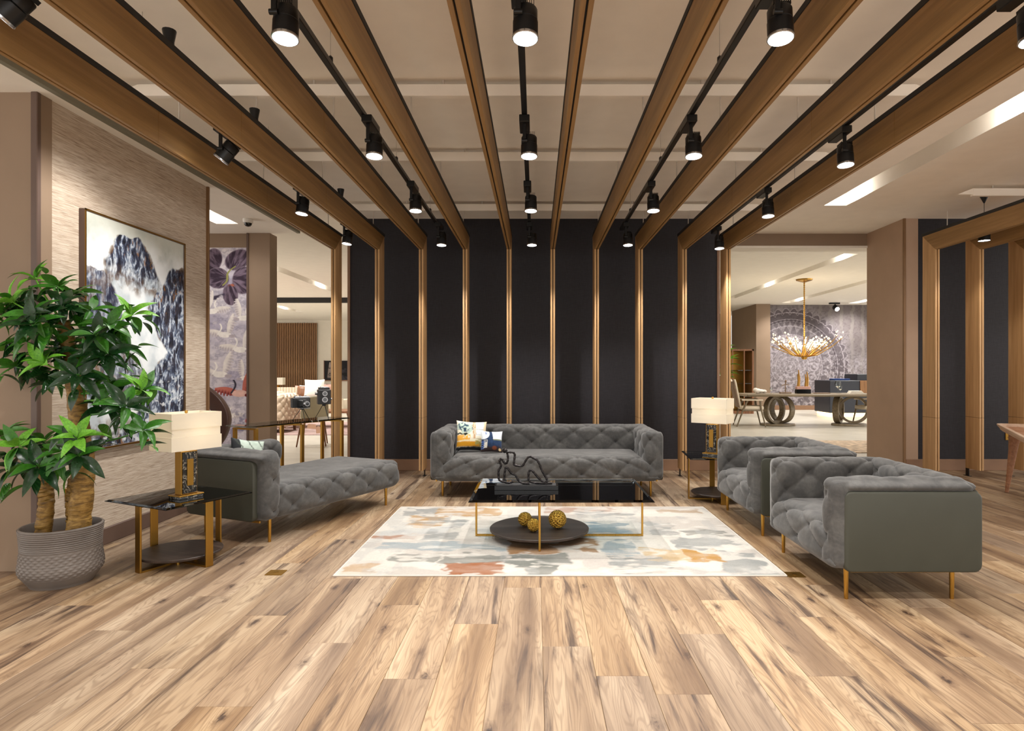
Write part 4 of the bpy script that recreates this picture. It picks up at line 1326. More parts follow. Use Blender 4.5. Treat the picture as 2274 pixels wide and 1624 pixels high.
# ---------------------------------------------------------------- art
def paint_ink(u, v):
    f = fbm(u * 7, v * 9, 2, 6)
    g = fbm(u * 22, v * 26, 12, 5)
    h = fbm(u * 40, v * 14, 19, 4)
    c = lerp(S(232, 236, 238), S(196, 206, 212), sm(.35, .7, f))
    c = lerp(c, S(176, 178, 160), sm(.82, .98, v + .12 * (f - .5)) * .7)
    wx = u + .10 * (f - .5)
    wv = v + .10 * (fbm(u * 6, v * 5, 33, 5) - .5)
    # upper peak
    half = np.interp(wv, [.70, .75, .80, .86, .91, .945, .955], [.36, .30, .27, .21, .15, .09, .0])
    cen = np.interp(wv, [.70, .80, .95], [.50, .42, .37])
    m1 = sm(.02, -.02, np.abs(wx - cen) - half) * sm(.68, .75, wv) * (wv < .957)
    fade = sm(.64, .86, wv + .25 * (g - .5))
    m1 = m1 * (.25 + .75 * fade)
    # right cliff
    left = np.interp(wv, [0, .12, .22, .30, .42, .55, .64, .74, .84, .90], [.40, .45, .50, .62, .78, .66, .60, .70, .82, .99])
    m2 = sm(-.015, .02, wx - left) * sm(.93, .86, wv + .2 * (1 - u))
    # left cliff
    rt = np.interp(wv, [.30, .45, .58, .68, .74, .765], [.0, .42, .33, .27, .20, .0])
    m3 = sm(.015, -.02, wx - rt) * sm(.36, .5, wv) * .8
    m4 = sm(.30, .22, np.hypot((wx - .25) * 1.0, (wv - .30) * 1.6)) * .75
    m5 = sm(.14, .02, wv) * sm(.2, .5, g) * .9
    m = np.maximum.reduce([m1, m2 * .97, m3, m4, m5])
    wu, wz = u + .03 * (fbm(u * 16, v * 16, 101, 4) - .5), v + .05 * (fbm(u * 14, v * 12, 105, 4) - .5)
    rdg = 1 - np.abs(2 * fbm(wu * 16, wz * 9, 111, 6, .6) - 1)
    rd2 = 1 - np.abs(2 * fbm(wu * 38, wz * 22, 121, 4, .6) - 1)
    tex = .6 * rdg + .4 * rd2
    ink = lerp(S(20, 21, 30), S(52, 56, 74), sm(.58, .80, tex))
    ink = lerp(ink, S(112, 126, 150), sm(.79, .90, tex))
    ink = lerp(ink, S(206, 214, 222), sm(.88, .95, tex) * .8)
    ink = lerp(ink, S(62, 66, 104), m3 * .35)
    c = lerp(c, ink, np.clip(m * 1.25 - .12 * sm(.6, .9, tex), 0, 1))
    water = sm(.60, .72, fbm(wu * 26, wz * 64, 55, 5)) * sm(.46, .2, v)
    c = lerp(c, S(222, 226, 230), m * water * .85)
    gold = sm(.60, .70, fbm(wu * 34, wz * 26, 77, 5, .6)) * sm(.45, .62, fbm(u * 5, v * 5, 79, 3))
    c = lerp(c, S(150, 104, 52), gold * np.maximum(m, .05) * .8)
    edge = m * (1 - m) * 4
    c = lerp(c, S(120, 92, 60), edge * sm(.5, .62, g) * .6)
    return c
t = thing('framed_painting', 'tall ink-wash mountain painting in a slim frame on the grasscloth wall', 'painting', (-3.27, 5.155, 1.605))
pw, ph = 1.29, 1.75
print_mesh('canvas', 300, 400, lambda u, v: (0.036 + 0 * u, (u - .5) * (pw - .03), (v - .5) * (ph - .03)), paint_ink, 'print', t)
B('backing', (0.0, -pw / 2 + .01, -ph / 2 + .01), (0.033, pw / 2 - .01, ph / 2 - .01), 'taupe_trim', t)
for lo, hi in (((0, -pw / 2, -ph / 2), (.045, -pw / 2 + .015, ph / 2)), ((0, pw / 2 - .015, -ph / 2), (.045, pw / 2, ph / 2)),
               ((0, -pw / 2 + .015, -ph / 2), (.045, pw / 2 - .015, -ph / 2 + .015)), ((0, -pw / 2 + .015, ph / 2 - .015), (.045, pw / 2 - .015, ph / 2))):
    B('frame_bar', lo, hi, 'taupe_trim', t, 0.002)
for lo, hi in (((.044, -pw / 2, -ph / 2), (.048, -pw / 2 + .012, ph / 2)), ((.044, pw / 2 - .012, -ph / 2), (.048, pw / 2, ph / 2)),
               ((.044, -pw / 2, -ph / 2), (.048, pw / 2, -ph / 2 + .012)), ((.044, -pw / 2, ph / 2 - .012), (.048, pw / 2, ph / 2))):
    B('gold_lip', lo, hi, 'brass_flat', t)

MX0, MX1, MZ0, MZ1 = -5.4, -3.845, 0.12, 2.95
def paint_mural(u, v):
    X, Z = MX0 + u * (MX1 - MX0), MZ0 + v * (MZ1 - MZ0)
    px, py = CX + X * F / 8.4, CY - (Z - EYE) * F / 8.4
    f, g = fbm(X * 3, Z * 3, 3, 5), fbm(X * 14, Z * 18, 7, 5)
    c = lerp(S(206, 200, 212), S(226, 220, 224), f)
    c = lerp(c, S(170, 164, 188), sm(.5, .7, fbm(X * 2, Z * 4, 13, 5)) * .7)
    c = lerp(c, S(150, 146, 170), sm(.55, .68, g) * .4)
    veil = 1 - np.abs(2 * fbm(X * 7, Z * 11, 131, 5, .6) - 1)
    c = lerp(c, S(122, 116, 144), sm(.86, .96, veil) * .35)
    c = lerp(c, S(236, 230, 230), sm(.62, .75, fbm(X * 5, Z * 16, 141, 5, .6)) * .45)
    # big dark blossom: broad petals, darker towards the heart
    for x0, y0, rx, ry, rot in ((474, 578, 20, 27, .2), (528, 578, 30, 22, -.45), (484, 618, 26, 24, .3), (541, 622, 25, 31, .15), (512, 655, 17, 24, -.1), (450, 612, 18, 20, 0)):
        dx, dy = px - x0, py - y0
        al, ac = dx * math.cos(rot) + dy * math.sin(rot), -dx * math.sin(rot) + dy * math.cos(rot)
        e = (al / rx) ** 2 + (ac / ry) ** 2 + .35 * (f - .5)
        ang = np.arctan2(py - 617, px - 508)
        vein = fbm(ang * 9, np.hypot(px - 508, py - 617) * .05, 161, 4)
        pc = lerp(S(58, 45, 60), S(124, 108, 126), sm(.35, .75, vein))
        pc = lerp(pc, S(150, 136, 152), sm(.75, 1.0, e) * .6)
        c = lerp(c, pc, sm(1.05, .94, e))
    stem = np.abs((px - 508) * .8 + (py - 612) * .55 - 4 * np.sin(py / 7))
    c = lerp(c, S(150, 150, 84), sm(2.4, 1.0, stem) * (np.hypot(px - 508, py - 612) < 26))
    c = lerp(c, S(176, 102, 78), sm(9, 5, np.hypot(px - 514, (py - 636) * 1.2)) * sm(.4, .6, g))
    c = lerp(c, S(66, 58, 78), sm(7, 3, np.abs(py - 664 + .25 * (px - 470))) * (px < 500) * (px > 455) * sm(.38, .55, g))
    def wing(x, y, ang, ln, wd, side, inner, outer):
        nonlocal c
        dx, dy = px - x, py - y
        al = dx * math.cos(ang) + dy * math.sin(ang)
        ac = (-dx * math.sin(ang) + dy * math.cos(ang)) * side
        t_ = np.clip(al / ln, 0, 1)
        lead = -.10 * ln * np.sin(PI * t_)
        depth = wd * (np.sin(PI * np.clip(t_ * .82 + .12, 0, 1)) ** .7) * (1 + .16 * np.sign(np.sin(t_ * 46)) * sm(.2, .6, t_))
        d = ac - lead
        ins = (al > 0) * (al < ln) * sm(-1.2, .4, d) * sm(1.0, -1.0, d - depth)
        q = np.clip(d / np.maximum(depth, 1), 0, 1)
        fe = np.clip(.5 + .5 * np.sin(t_ * 46 + q * 2.0), 0, 1)
        col = lerp(inner, outer, np.clip(sm(.25, .8, q) * (.45 + .55 * fe), 0, 1))
        c = lerp(c, col, ins)
    def crane(x, y, s, body, inner, outer, flip, up, neckc):
        nonlocal c
        wing(x - 3 * flip * s, y - 3 * s, (PI if flip > 0 else 0) + .12 * flip, 44 * s, 15 * s, -flip, inner, outer)
        wing(x + 5 * flip * s, y - 4 * s, -PI / 2 + up * flip, 46 * s, 17 * s, flip, inner, outer)
        dx, dy = (px - x) * flip, py - y
        c = lerp(c, body, sm(1.15, .9, (dx / (15 * s)) ** 2 + ((dy - 2) / (6.5 * s)) ** 2))
        nx = -13 * s - 5 * s * np.sin((dy + 4) / (7 * s))
        c = lerp(c, neckc, sm(2.4 * s, 1.3 * s, np.abs(dx - nx)) * (dy < 2) * (dy > -24 * s))
        c = lerp(c, outer, sm(1.1, .8, ((dx - 17 * s) / (8 * s)) ** 2 + ((dy - 5 * s) / (4 * s)) ** 2))
    W1, W2, W3 = S(244, 240, 236), S(236, 230, 226), S(186, 176, 184)
    for x, y, s_, fl, up in ((500, 742, .95, 1, .3), (470, 690, .9, -1, -.2), (540, 705, .85, -1, .2), (535, 775, 1.0, 1, .25), (490, 830, 1.05, 1, .35), (545, 838, .8, -1, .1), (505, 925, .8, -1, .4), (430, 760, 1.1, 1, .2), (400, 860, 1.1, -1, .2)):
        crane(x, y, s_, W1, W2, W3, fl, up, W1)
    crane(533, 872, 1.18, S(230, 188, 176), S(196, 112, 98), S(116, 30, 36), 1, .35, S(60, 56, 70))
    c = lerp(c, S(190, 66, 62), sm(14, 8, np.hypot(px - 556, (py - 935) * 1.6)))
    c = lerp(c, S(120, 116, 148), sm(.58, .66, fbm(X * 9, Z * 12, 91, 5)) * sm(890, 920, py) * .7)
    return c * (.88 + .2 * fbm(X * 30, Z * 30, 151, 2))[:, None]
t = thing('wall_mural', 'crane and dark blossom mural panel beside the taupe pillar', 'mural', ((MX0 + MX1) / 2, 8.4, (MZ0 + MZ1) / 2))
print_mesh('print', 420, 640, lambda u, v: ((u - .5) * (MX1 - MX0), -.008 + 0 * u, (v - .5) * (MZ1 - MZ0)), paint_mural, 'print', t)
B('backing', (-(MX1 - MX0) / 2, -.006, -(MZ1 - MZ0) / 2), ((MX1 - MX0) / 2, 0, (MZ1 - MZ0) / 2), 'taupe', t)

# ---------------------------------------------------------------- potted plant
PX, PY = -2.955, 3.93
plant = thing('potted_plant', 'tall leafy green plant in a ribbed taupe pot by the grasscloth wall', 'plant', (PX, PY, 0))
# pot: ribbed rim band above a quilted belly
n, rows = 120, 110
prof = [(0, .160), (.012, .170), (.05, .198), (.08, .216), (.11, .221), (.16, .213), (.22, .209), (.29, .212), (.34, .218), (.352, .219)]
vs, fs = [], []
zz = np.linspace(0, .352, rows)
rad = np.interp(zz, [p[0] for p in prof], [p[1] for p in prof])
rad = np.convolve(np.pad(rad, 6, 'edge'), np.ones(13) / 13, 'valid')
for j in range(rows):
    for i in range(n):
        a = 2 * PI * i / n
        r = rad[j]
        z = zz[j]
        if z > .225:
            r += .0030 * math.cos((z - .225) / .0125 * 2 * PI)
        elif .055 < z < .222:
            k = min(1, (z - .055) / .02, (.222 - z) / .02)
            s1 = math.sin(a * 15 + z * 105)
            s2 = math.sin(a * 15 - z * 105)
            r += .010 * k * (abs(s1) ** .6 * abs(s2) ** .6 - .5)
        vs.append((r * math.cos(a), r * math.sin(a), z))
for j in range(rows - 1):
    for i in range(n):
        i2 = (i + 1) % n
        fs.append((j * n + i, j * n + i2, (j + 1) * n + i2, (j + 1) * n + i))
b = MB().add(vs, fs)
b.ring([(rad[-1], .352), (rad[-1] - .004, .358), (rad[-1] - .012, .358), (rad[-1] - .016, .350), (rad[-1] - .018, .30), (rad[-1] - .022, .27)], n, caps=False)
b.add([(0.16 * math.cos(2 * PI * i / 40), .16 * math.sin(2 * PI * i / 40), 0.001) for i in range(40)], [tuple(range(39, -1, -1))])
b.build('pot', 'pot', plant, 60)
MB().ring([(0.0, .285), (.10, .287), (.192, .282), (.194, .26)], 40, caps=False).build('soil', 'soil', plant)
def trunk_path(pts, r0, r1, seed):
    rr = random.Random(seed)
    P = [Vector(p) for p in pts]
    out, rs = [], []
    N = 70
    for i in range(N + 1):
        u = i / N * (len(P) - 1)
        k = min(int(u), len(P) - 2)
        f = u - k
        out.append(P[k].lerp(P[k + 1], f) + Vector((rr.uniform(-1, 1), rr.uniform(-1, 1), 0)) * .0018)
        rs.append((r0 + (r1 - r0) * i / N) * (1 + .05 * math.sin(i * .8) + rr.uniform(-.035, .035)))
    return out, rs
def W2L(px, py, y):
    q = at(px, py, y)
    return Vector((q[0] - PX, q[1] - PY, q[2]))
T1 = [(-.105, -.02, .27), tuple(W2L(103, 1120, 3.93)), tuple(W2L(102, 1070, 3.95)), tuple(W2L(108, 1010, 3.95))]
T2 = [(.085, .02, .27), tuple(W2L(182, 1100, 3.95)), tuple(W2L(186, 1020, 3.96)), tuple(W2L(176, 940, 3.97)), tuple(W2L(168, 870, 3.97)), tuple(W2L(160, 800, 3.96)), tuple(W2L(140, 715, 3.95))]
T3 = [(.035, .06, .27), tuple(W2L(160, 1120, 4.0)), tuple(W2L(165, 1060, 4.0))]
paths = []
for pts, r0, r1, sd in ((T1, .047, .036, 1), (T2, .067, .040, 2), (T3, .04, .032, 3)):
    o, rs = trunk_path(pts, r0, r1, sd)
    MB().tube(o, rs, 18).build('trunk', 'bark', plant, 180)
    paths.append(o)
def leaf_mesh(L, W, droop, fold, m):
    N = 8
    vs, fs = [], []
    for i in range(N + 1):
        u = i / N
        w = W * (math.sin(PI * min(1, u ** .8)) ** .85) * (1 - .15 * u) if 0 < i < N else .0008
        y = L * u * (1 - .12 * droop * u)
        z = -droop * L * .42 * u * u + .02 * L * math.sin(PI * u)
        lift = fold * w
        vs += [(-w, y, z + lift), (-w * .5, y, z + lift * .42), (0, y, z), (w * .5, y, z + lift * .42), (w, y, z + lift)]
    for i in range(N):
        for k in range(4):
            a = i * 5 + k
            fs.append((a, a + 1, a + 6, a + 5))
    me = mesh_from('leaf', vs, fs, 180)
    me.materials.append(M[m])
    return me
LM = {k: [leaf_mesh(1.0, w, dr, fo, k) for w, dr, fo in ((.19, .8, .30), (.165, 1.15, .45), (.20, .5, .22))] for k in ('leaf_dark', 'leaf_mid', 'leaf_bright')}
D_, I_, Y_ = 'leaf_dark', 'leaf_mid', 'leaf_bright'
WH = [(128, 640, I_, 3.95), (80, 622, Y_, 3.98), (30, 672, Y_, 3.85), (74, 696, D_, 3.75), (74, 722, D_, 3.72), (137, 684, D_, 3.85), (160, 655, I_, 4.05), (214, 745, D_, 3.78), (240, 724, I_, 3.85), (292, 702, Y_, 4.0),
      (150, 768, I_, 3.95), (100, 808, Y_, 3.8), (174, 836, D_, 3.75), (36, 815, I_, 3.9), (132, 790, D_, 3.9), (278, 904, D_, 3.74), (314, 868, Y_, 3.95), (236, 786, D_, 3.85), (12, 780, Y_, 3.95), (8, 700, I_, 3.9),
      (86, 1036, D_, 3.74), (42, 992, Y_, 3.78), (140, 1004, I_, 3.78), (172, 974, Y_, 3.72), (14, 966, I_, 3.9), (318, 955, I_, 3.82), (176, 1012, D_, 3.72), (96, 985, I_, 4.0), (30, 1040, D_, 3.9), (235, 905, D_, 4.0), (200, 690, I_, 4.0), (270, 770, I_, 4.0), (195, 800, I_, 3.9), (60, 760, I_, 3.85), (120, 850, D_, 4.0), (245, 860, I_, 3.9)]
rl = random.Random(21)
count = 0
for wi, (px, py, kind, y) in enumerate(WH):
    c = W2L(px, py, y)
    if c.x + PX < -3.2 and y > 3.98: y = 3.9; c = W2L(px, py, y)
    path = min(paths, key=lambda pp: min((Vector(q) - c).length + (0.5 if q[2] > c.z else 0) for q in pp))
    st = min(path[10:], key=lambda q: (Vector(q) - c).length + (.25 if q.z > c.z - .02 else 0))
    mid = st.lerp(c, .55) + Vector((0, 0, -.03))
    pts = []
    for i in range(9):
        u = i / 8
        pts.append(st * (1 - u) ** 2 + mid * 2 * u * (1 - u) + c * u * u)
    br = MB().tube(pts, [.0085 - .0045 * i / 8 for i in range(9)], 7)
    for k in range(6):
        a = k * 1.05
        br.tube([c, c + Vector((math.cos(a) * .012, math.sin(a) * .012, .016))], .0022, 5)
    br = br.build('branch', 'leaf_mid' if kind != Y_ else 'leaf_bright', plant, 180)
    axis = (c - st).normalized() * .55 + Vector((0, -.35, .65))
    axis.normalize()
    q0 = axis.to_track_quat('Z', 'Y')
    nl = 9 if kind == D_ else 8
    if wi in (1, 9, 8): nl = 7
    if wi >= 30: nl = 7
    ph = rl.uniform(0, 6)
    for k in range(nl):
        L = rl.uniform(.14, .195) * (1.0 if kind == D_ else .92)
        az = ph + 2 * PI * k / nl + rl.uniform(-.25, .25)
        up = rl.uniform(-.15, .5) if k % 3 else rl.uniform(.5, 1.0)
        if kind == Y_: up += .25
        lf = bpy.data.objects.new('leaf', rl.choice(LM[kind if rl.random() < .82 else I_]))
        q = q0 @ Quaternion((0, 0, 1), az) @ Quaternion((1, 0, 0), up) @ Quaternion((0, 1, 0), rl.uniform(-.35, .35))
        lf.rotation_mode = 'QUATERNION'
        lf.rotation_quaternion = q
        lf.location = c + q @ Vector((0, .008, 0))
        lf.scale = (L, L, L)
        # keep the tips in front of the two walls
        tip = lf.location + q @ Vector((0, L, -.3 * L))
        if tip.x + PX < -3.26 and tip.y + PY > 4.10 or (tip.x + PX < -3.255 and lf.location.y + PY > 4.13):
            continue
        if tip.y + PY > 4.11 and tip.x + PX < -3.2:
            continue
        link(lf, br)
        count += 1

# the crowded inner foliage behind the whorls
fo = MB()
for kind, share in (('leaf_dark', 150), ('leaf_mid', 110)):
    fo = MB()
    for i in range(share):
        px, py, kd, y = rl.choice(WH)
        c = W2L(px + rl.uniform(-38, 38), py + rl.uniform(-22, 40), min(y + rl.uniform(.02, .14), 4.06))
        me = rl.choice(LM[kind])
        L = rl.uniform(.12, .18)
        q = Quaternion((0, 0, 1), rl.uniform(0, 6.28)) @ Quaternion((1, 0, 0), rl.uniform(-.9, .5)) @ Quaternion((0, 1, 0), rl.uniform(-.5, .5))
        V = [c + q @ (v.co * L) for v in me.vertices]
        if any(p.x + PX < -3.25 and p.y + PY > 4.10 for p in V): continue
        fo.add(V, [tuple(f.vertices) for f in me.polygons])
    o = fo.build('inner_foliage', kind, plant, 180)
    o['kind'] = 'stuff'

# ---------------------------------------------------------------- walnut table at the right edge
t = thing('tray_table', 'walnut table with a pale rimmed tray top at the right edge', 'table', (5.06, 6.94, 0), R(-29.4))
TW, TL = 1.1, 1.75
def rrect(x0, y0, x1, y1, r, k=6):
    pts = []
    for cx_, cy_, a0 in ((x1 - r, y1 - r, 0), (x0 + r, y1 - r, 90), (x0 + r, y0 + r, 180), (x1 - r, y0 + r, 270)):
        for i in range(k + 1):
            a = R(a0 + 90 * i / k)
            pts.append((cx_ + r * math.cos(a), cy_ + r * math.sin(a)))
    return pts
MB().prism(rrect(.03, -TL + .03, TW - .03, -.03, .06), 2, .672, .700).build('tray_base', 'table_rim', t, 40, bevel=.003)
MB().prism(rrect(.055, -.60, .50, -.055, .03), 2, .700, .706).build('tray_inlay', 'table_wood', t, 40)
MB().prism(rrect(.055, -TL + .055, .50, -.66, .03), 2, .700, .706).build('tray_inlay', 'table_wood', t, 40)
MB().prism(rrect(.56, -TL + .055, TW - .055, -.055, .03), 2, .700, .706).build('tray_inlay', 'table_wood', t, 40)
outer, inner = rrect(0, -TL, TW, 0, .09), rrect(.03, -TL + .03, TW - .03, -.03, .07)
lowr = rrect(.045, -TL + .045, TW - .045, -.045, .07)
nn = len(outer)
vs = [(x, y, .735) for x, y in outer] + [(x, y, .735) for x, y in inner] + [(x, y, .700) for x, y in inner] + [(x, y, .66) for x, y in lowr] + [(x, y, .722) for x, y in outer]
fs = []
for i in range(nn):
    j = (i + 1) % nn
    fs += [(i, j, nn + j, nn + i), (nn + i, nn + j, 2 * nn + j, 2 * nn + i), (4 * nn + i, 4 * nn + j, j, i), (3 * nn + i, 3 * nn + j, 4 * nn + j, 4 * nn + i)]
fs.append(tuple(range(4 * nn - 1, 3 * nn - 1, -1)))
MB().add(vs, fs).build('rim', 'table_rim', t, 40)
for sx, sy in ((0, 0), (0, 1), (1, 0), (1, 1)):
    x0, y0 = (.16, TW - .16)[sx], (-.14, -TL + .14)[sy]
    x1, y1 = x0 + (-.075, .075)[sx], y0 + (.03, -.03)[sy]
    b = MB()
    prof = [(x0 + (x1 - x0) * u, y0 + (y1 - y0) * u, .662 * (1 - u)) for u in (0, .08, .2, .5, .8, 1)]
    b.tube(prof, [.075, .055, .044, .034, .024, .017], 14, False, .75)
    b.build('leg', 'table_wood', t, 60)
# ---------------------------------------------------------------- glass console behind the chaise
CA = math.atan2(.891, .454)
t = thing('console_table', 'long glass-topped console on brass legs behind the chaise, holding two cameras', 'console table', (-2.72, 6.0, 0), CA)
# local x along the length, local y to the far-left side
glass_top('glass_top', 0, 0, 1.32, .36, .768, .78, 'console_glass', t, .012)
for x in (.09, .66, 1.23):
    for y in (.03, .33):
        B('leg', (x - .018, y - .014, 0), (x + .018, y + .014, .752), 'brass_flat', t, .002)
    B('cross_bar', (x - .018, .044, .738), (x + .018, .316, .752), 'brass_flat', t)
B('long_bar', (.108, .02, .760), (1.212, .04, .768), 'brass_flat', t)
B('long_bar', (.108, .32, .752), (1.212, .34, .768), 'brass_flat', t)
cm = Matrix.Translation((-2.72, 6.0, 0)) @ Matrix.Rotation(CA, 4, 'Z')
def on_console(x, y): return cm @ Vector((x, y, .7805))

def tripod(t, h, spread, yaw=0):
    for k in range(3):
        a = yaw + 2 * PI * k / 3
        MB().cyl((.01 * math.cos(a), .01 * math.sin(a), h), (spread * math.cos(a), spread * math.sin(a), 0), .0032, .0024, 6).build('tripod_leg', 'black_metal', t)
    MB().cyl((0, 0, h - .01), (0, 0, h + .006), .016).build('tripod_head', 'black_metal', t)
p = on_console(.79, .17)
t = thing('folding_camera', 'vintage folding bellows camera on a small tripod, left on the glass console', 'camera', p, R(42))
t.scale = (1.2, 1.2, 1.2)
tripod(t, .105, .085, .4)
B('body', (-.085, .0, .112), (.075, .055, .200), 'camera_body', t, .004)
B('top_plate', (-.06, .004, .200), (.07, .05, .212), 'camera_metal', t, .002)
for x in (-.05, -.01, .04):
    MB().cyl((x, .027, .212), (x, .027, .220), .010).build('knob', 'camera_metal', t)
b = MB()
for i in range(7):
    s = .038 - .0022 * i
    b.box((-.005 - s, -.012 - .013 * i, .152 - s * .85), (-.005 + s, -.0005 - .013 * i, .152 + s * .85))
b.build('bellows', 'camera_body', t, None, bevel=.002)
B('bed', (-.045, -.10, .108), (.035, .0, .113), 'camera_metal', t, .001)
B('front_plate', (-.034, -.105, .118), (.024, -.098, .186), 'camera_body', t, .001)
MB().cyl((-.005, -.128, .152), (-.005, -.104, .152), .022, .027, 20).build('lens_barrel', 'camera_metal', t)
MB().cyl((-.005, -.130, .152), (-.005, -.127, .152), .015, .015, 16).build('lens', 'lens_glass', t)
p = on_console(1.10, .17)
t = thing('twin_lens_camera', 'vintage twin-lens box camera on a small tripod, right on the glass console', 'camera', p, R(26))
t.scale = (1.25, 1.25, 1.25)
tripod(t, .12, .075, .9)
B('body', (-.055, -.04, .126), (.055, .05, .256), 'camera_body', t, .004)
B('hood', (-.046, -.03, .256), (.046, .042, .276), 'black_metal', t, .003)
B('hood_flap', (-.03, -.02, .276), (.03, .03, .282), 'camera_metal', t, .001)
for z, r in ((.222, .024), (.168, .027)):
    MB().cyl((0.0, -.068, z), (0.0, -.04, z), r * .92, r, 22).build('lens_barrel', 'camera_metal', t)
    MB().cyl((0.0, -.070, z), (0.0, -.0675, z), r * .62, r * .62, 18).build('lens', 'lens_glass', t)
MB().cyl((-.055, .01, .222), (-.075, .01, .222), .014).cyl((.055, .0, .17), (.068, .0, .17), .010).build('knob', 'camera_metal', t)
B('lens_board', (-.034, -.044, .135), (.034, -.040, .252), 'camera_body', t, .001)
for i, (x, zz, lb) in enumerate(((.75, .724, 'pinkish paper price tag hanging from the console, left of the pair'), (.84, .68, 'smaller kraft paper tag hanging from the console, right of the pair'))):
    q = cm @ Vector((x, -.012, zz))
    t = thing('price_tag', lb, 'tag', q, CA - R(34))
    h = .05 if i == 0 else .075
    w = .09 if i == 0 else .045
    MB().prism([(-w / 2, -h / 2), (w / 2, -h / 2), (w / 2, h / 2 - .012), (w / 2 - .012, h / 2), (-w / 2 + .012, h / 2), (-w / 2, h / 2 - .012)], 1, -.0008, .0008,
               Matrix.Rotation(R(8 if i == 0 else -4), 4, 'Y')).build('card', 'tag_paper', t, None)
    MB().tube([(0, 0, h / 2 - .006), (.006, .004, h / 2 + .03), (0, .018, .785 - zz)], .0014, 5).build('string', 'white_cloth', t)

# dark curved wooden piece behind the left wall
t = thing('curved_wood_sculpture', 'dark brown S-curved wooden sculpture standing before the crane mural', 'sculpture', (-3.7, 7.0, 0))
cl = [(-.62, 1.19), (-.42, 1.235), (-.20, 1.19), (.00, 1.08), (.15, .95), (.225, .80), (.20, .64), (.12, .50), (.02, .36), (-.06, .2), (-.08, .03)]
pts = []
for i in range(len(cl) - 1):
    for k in range(5):
        u = k / 5
        P = [np.array(cl[max(0, min(len(cl) - 1, i + d))]) for d in (-1, 0, 1, 2)]
        pts.append(.5 * (2 * P[1] + (P[2] - P[0]) * u + (2 * P[0] - 5 * P[1] + 4 * P[2] - P[3]) * u * u + (3 * P[1] - P[0] - 3 * P[2] + P[3]) * u ** 3))
pts.append(np.array(cl[-1]))
vs, fs = [], []
for i, p in enumerate(pts):
    d = pts[min(i + 1, len(pts) - 1)] - pts[max(i - 1, 0)]
    d = d / np.linalg.norm(d)
    nrm = np.array((-d[1], d[0]))
    w = .045 + .032 * math.sin(PI * min(1, i / len(pts) * 1.15))
    for s, y in ((1, -.05), (1, .05), (-1, .05), (-1, -.05)):
        q = p + nrm * w * s
        vs.append((q[0], y, max(q[1], .02)))
for i in range(len(pts) - 1):
    for k in range(4):
        fs.append((i * 4 + k, i * 4 + (k + 1) % 4, i * 4 + 4 + (k + 1) % 4, i * 4 + 4 + k))
fs += [(3, 2, 1, 0), tuple(len(vs) - 4 + k for k in range(4))]
m_ = plain('dark_brown_lacquer', S(70, 48, 42), 0.4, var=.05)
MB().add(vs, fs).build('curve', m_, t, 50, bevel=.008, seg=2)
MB().ring([(.20, 0), (.20, .02), (.19, .025)], 32, (-.08, 0, 0)).build('base', m_, t)

# ---------------------------------------------------------------- the left room
wp = thing('slat_panel', 'timber slat wall panel at the back of the left room', 'wall panel', (-9.7, 25.28, 0))
B('backing', (-1.25, -.03, 0), (.93, 0, 3.2), 'slat_back', wp)
sm_ = None
for i in range(31):
    x = -1.22 + i * .071
    if sm_ is None:
        sm_ = B('slat', (-.021, -.08, 0), (.021, -.03, 3.2), 'slat_wood', wp)
        sm_.location.x = x
    else:
        o = sm_.copy()
        o.location.x = x
        link(o, wp)
def channel_sofa(label, x0, x1, y, h):
    t = thing('channel_sofa', label, 'sofa', ((x0 + x1) / 2, y, 0))
    w = x1 - x0
    B('body', (-w / 2, .05, .08), (w / 2, .95, h - .05), 'cream_fabric', t, .03, 2)
    n = int(w / .075)
    cmesh = None
    for i in range(n):
        x = -w / 2 + (i + .5) * w / n
        if cmesh is None:
            b = MB().prism([(math.cos(a) * w / n / 2, -.05 * math.sin(a)) for a in np.linspace(0, PI, 7)], 2, .1, h)
            cmesh = b.build('channel', 'cream_fabric', t, 60)
            cmesh.location = (x, .05, 0)
        else:
            o = cmesh.copy()
            o.location = (x, .05, 0)
            link(o, t)
    for sx in (-1, 1):
        MB().cyl((sx * (w / 2 - .1), .2, 0), (sx * (w / 2 - .1), .2, .1), .02).build('leg', 'chair_wood', t)
        MB().cyl((sx * (w / 2 - .1), .85, 0), (sx * (w / 2 - .1), .85, .1), .02).build('leg', 'chair_wood', t)
    return t
channel_sofa('cream channel-backed sofa seen from behind, below the slat wall', -8.6, -5.75, 16.4, .87)
channel_sofa('low cream channel daybed in the left room, holding rosy cushions', -8.2, -5.9, 19.3, .45)
# beige tufted sofa, its right arm in view past the pillar
t = thing('beige_tufted_sofa', 'beige leather tufted sofa at the left of the left room, behind the pillar', 'sofa', (-6.3, 13.0, .0125))
EMPTY = {}
tufted('armrest', (.72, 0, .10), (1.12, .95, .80), .13, {'-y': uvf(lambda P, lo, hi: (P[:, 0], P[:, 2])), '+z': uvf(lambda P, lo, hi: (P[:, 0], hi[2] + P[:, 1] - lo[1])), '+x': uvf(lambda P, lo, hi: (hi[0] + P[:, 1], P[:, 2]))}, .11, .09, (0.03, .02), 'beige_leather', t, .025, A=.03, Bd=.03, open_=('-x',), buttons=False, top_fade=False)
tufted('seat', (-1.1, .02, .10), (.74, .9, .42), .08, {'-y': uvf(lambda P, lo, hi: (P[:, 0], P[:, 2]))}, .11, .09, (0, 0), 'beige_leather', t, .04, A=.02, Bd=.03, buttons=False)
tufted('backrest', (-1.1, .7, .10), (.8, .98, .84), .1, {'-y': uvf(lambda P, lo, hi: (P[:, 0], P[:, 2])), '+z': uvf(lambda P, lo, hi: (P[:, 0], hi[2] + P[:, 1] - lo[1]))}, .12, .1, (0, 0), 'beige_leather', t, .04, A=.03, Bd=.03, buttons=False)
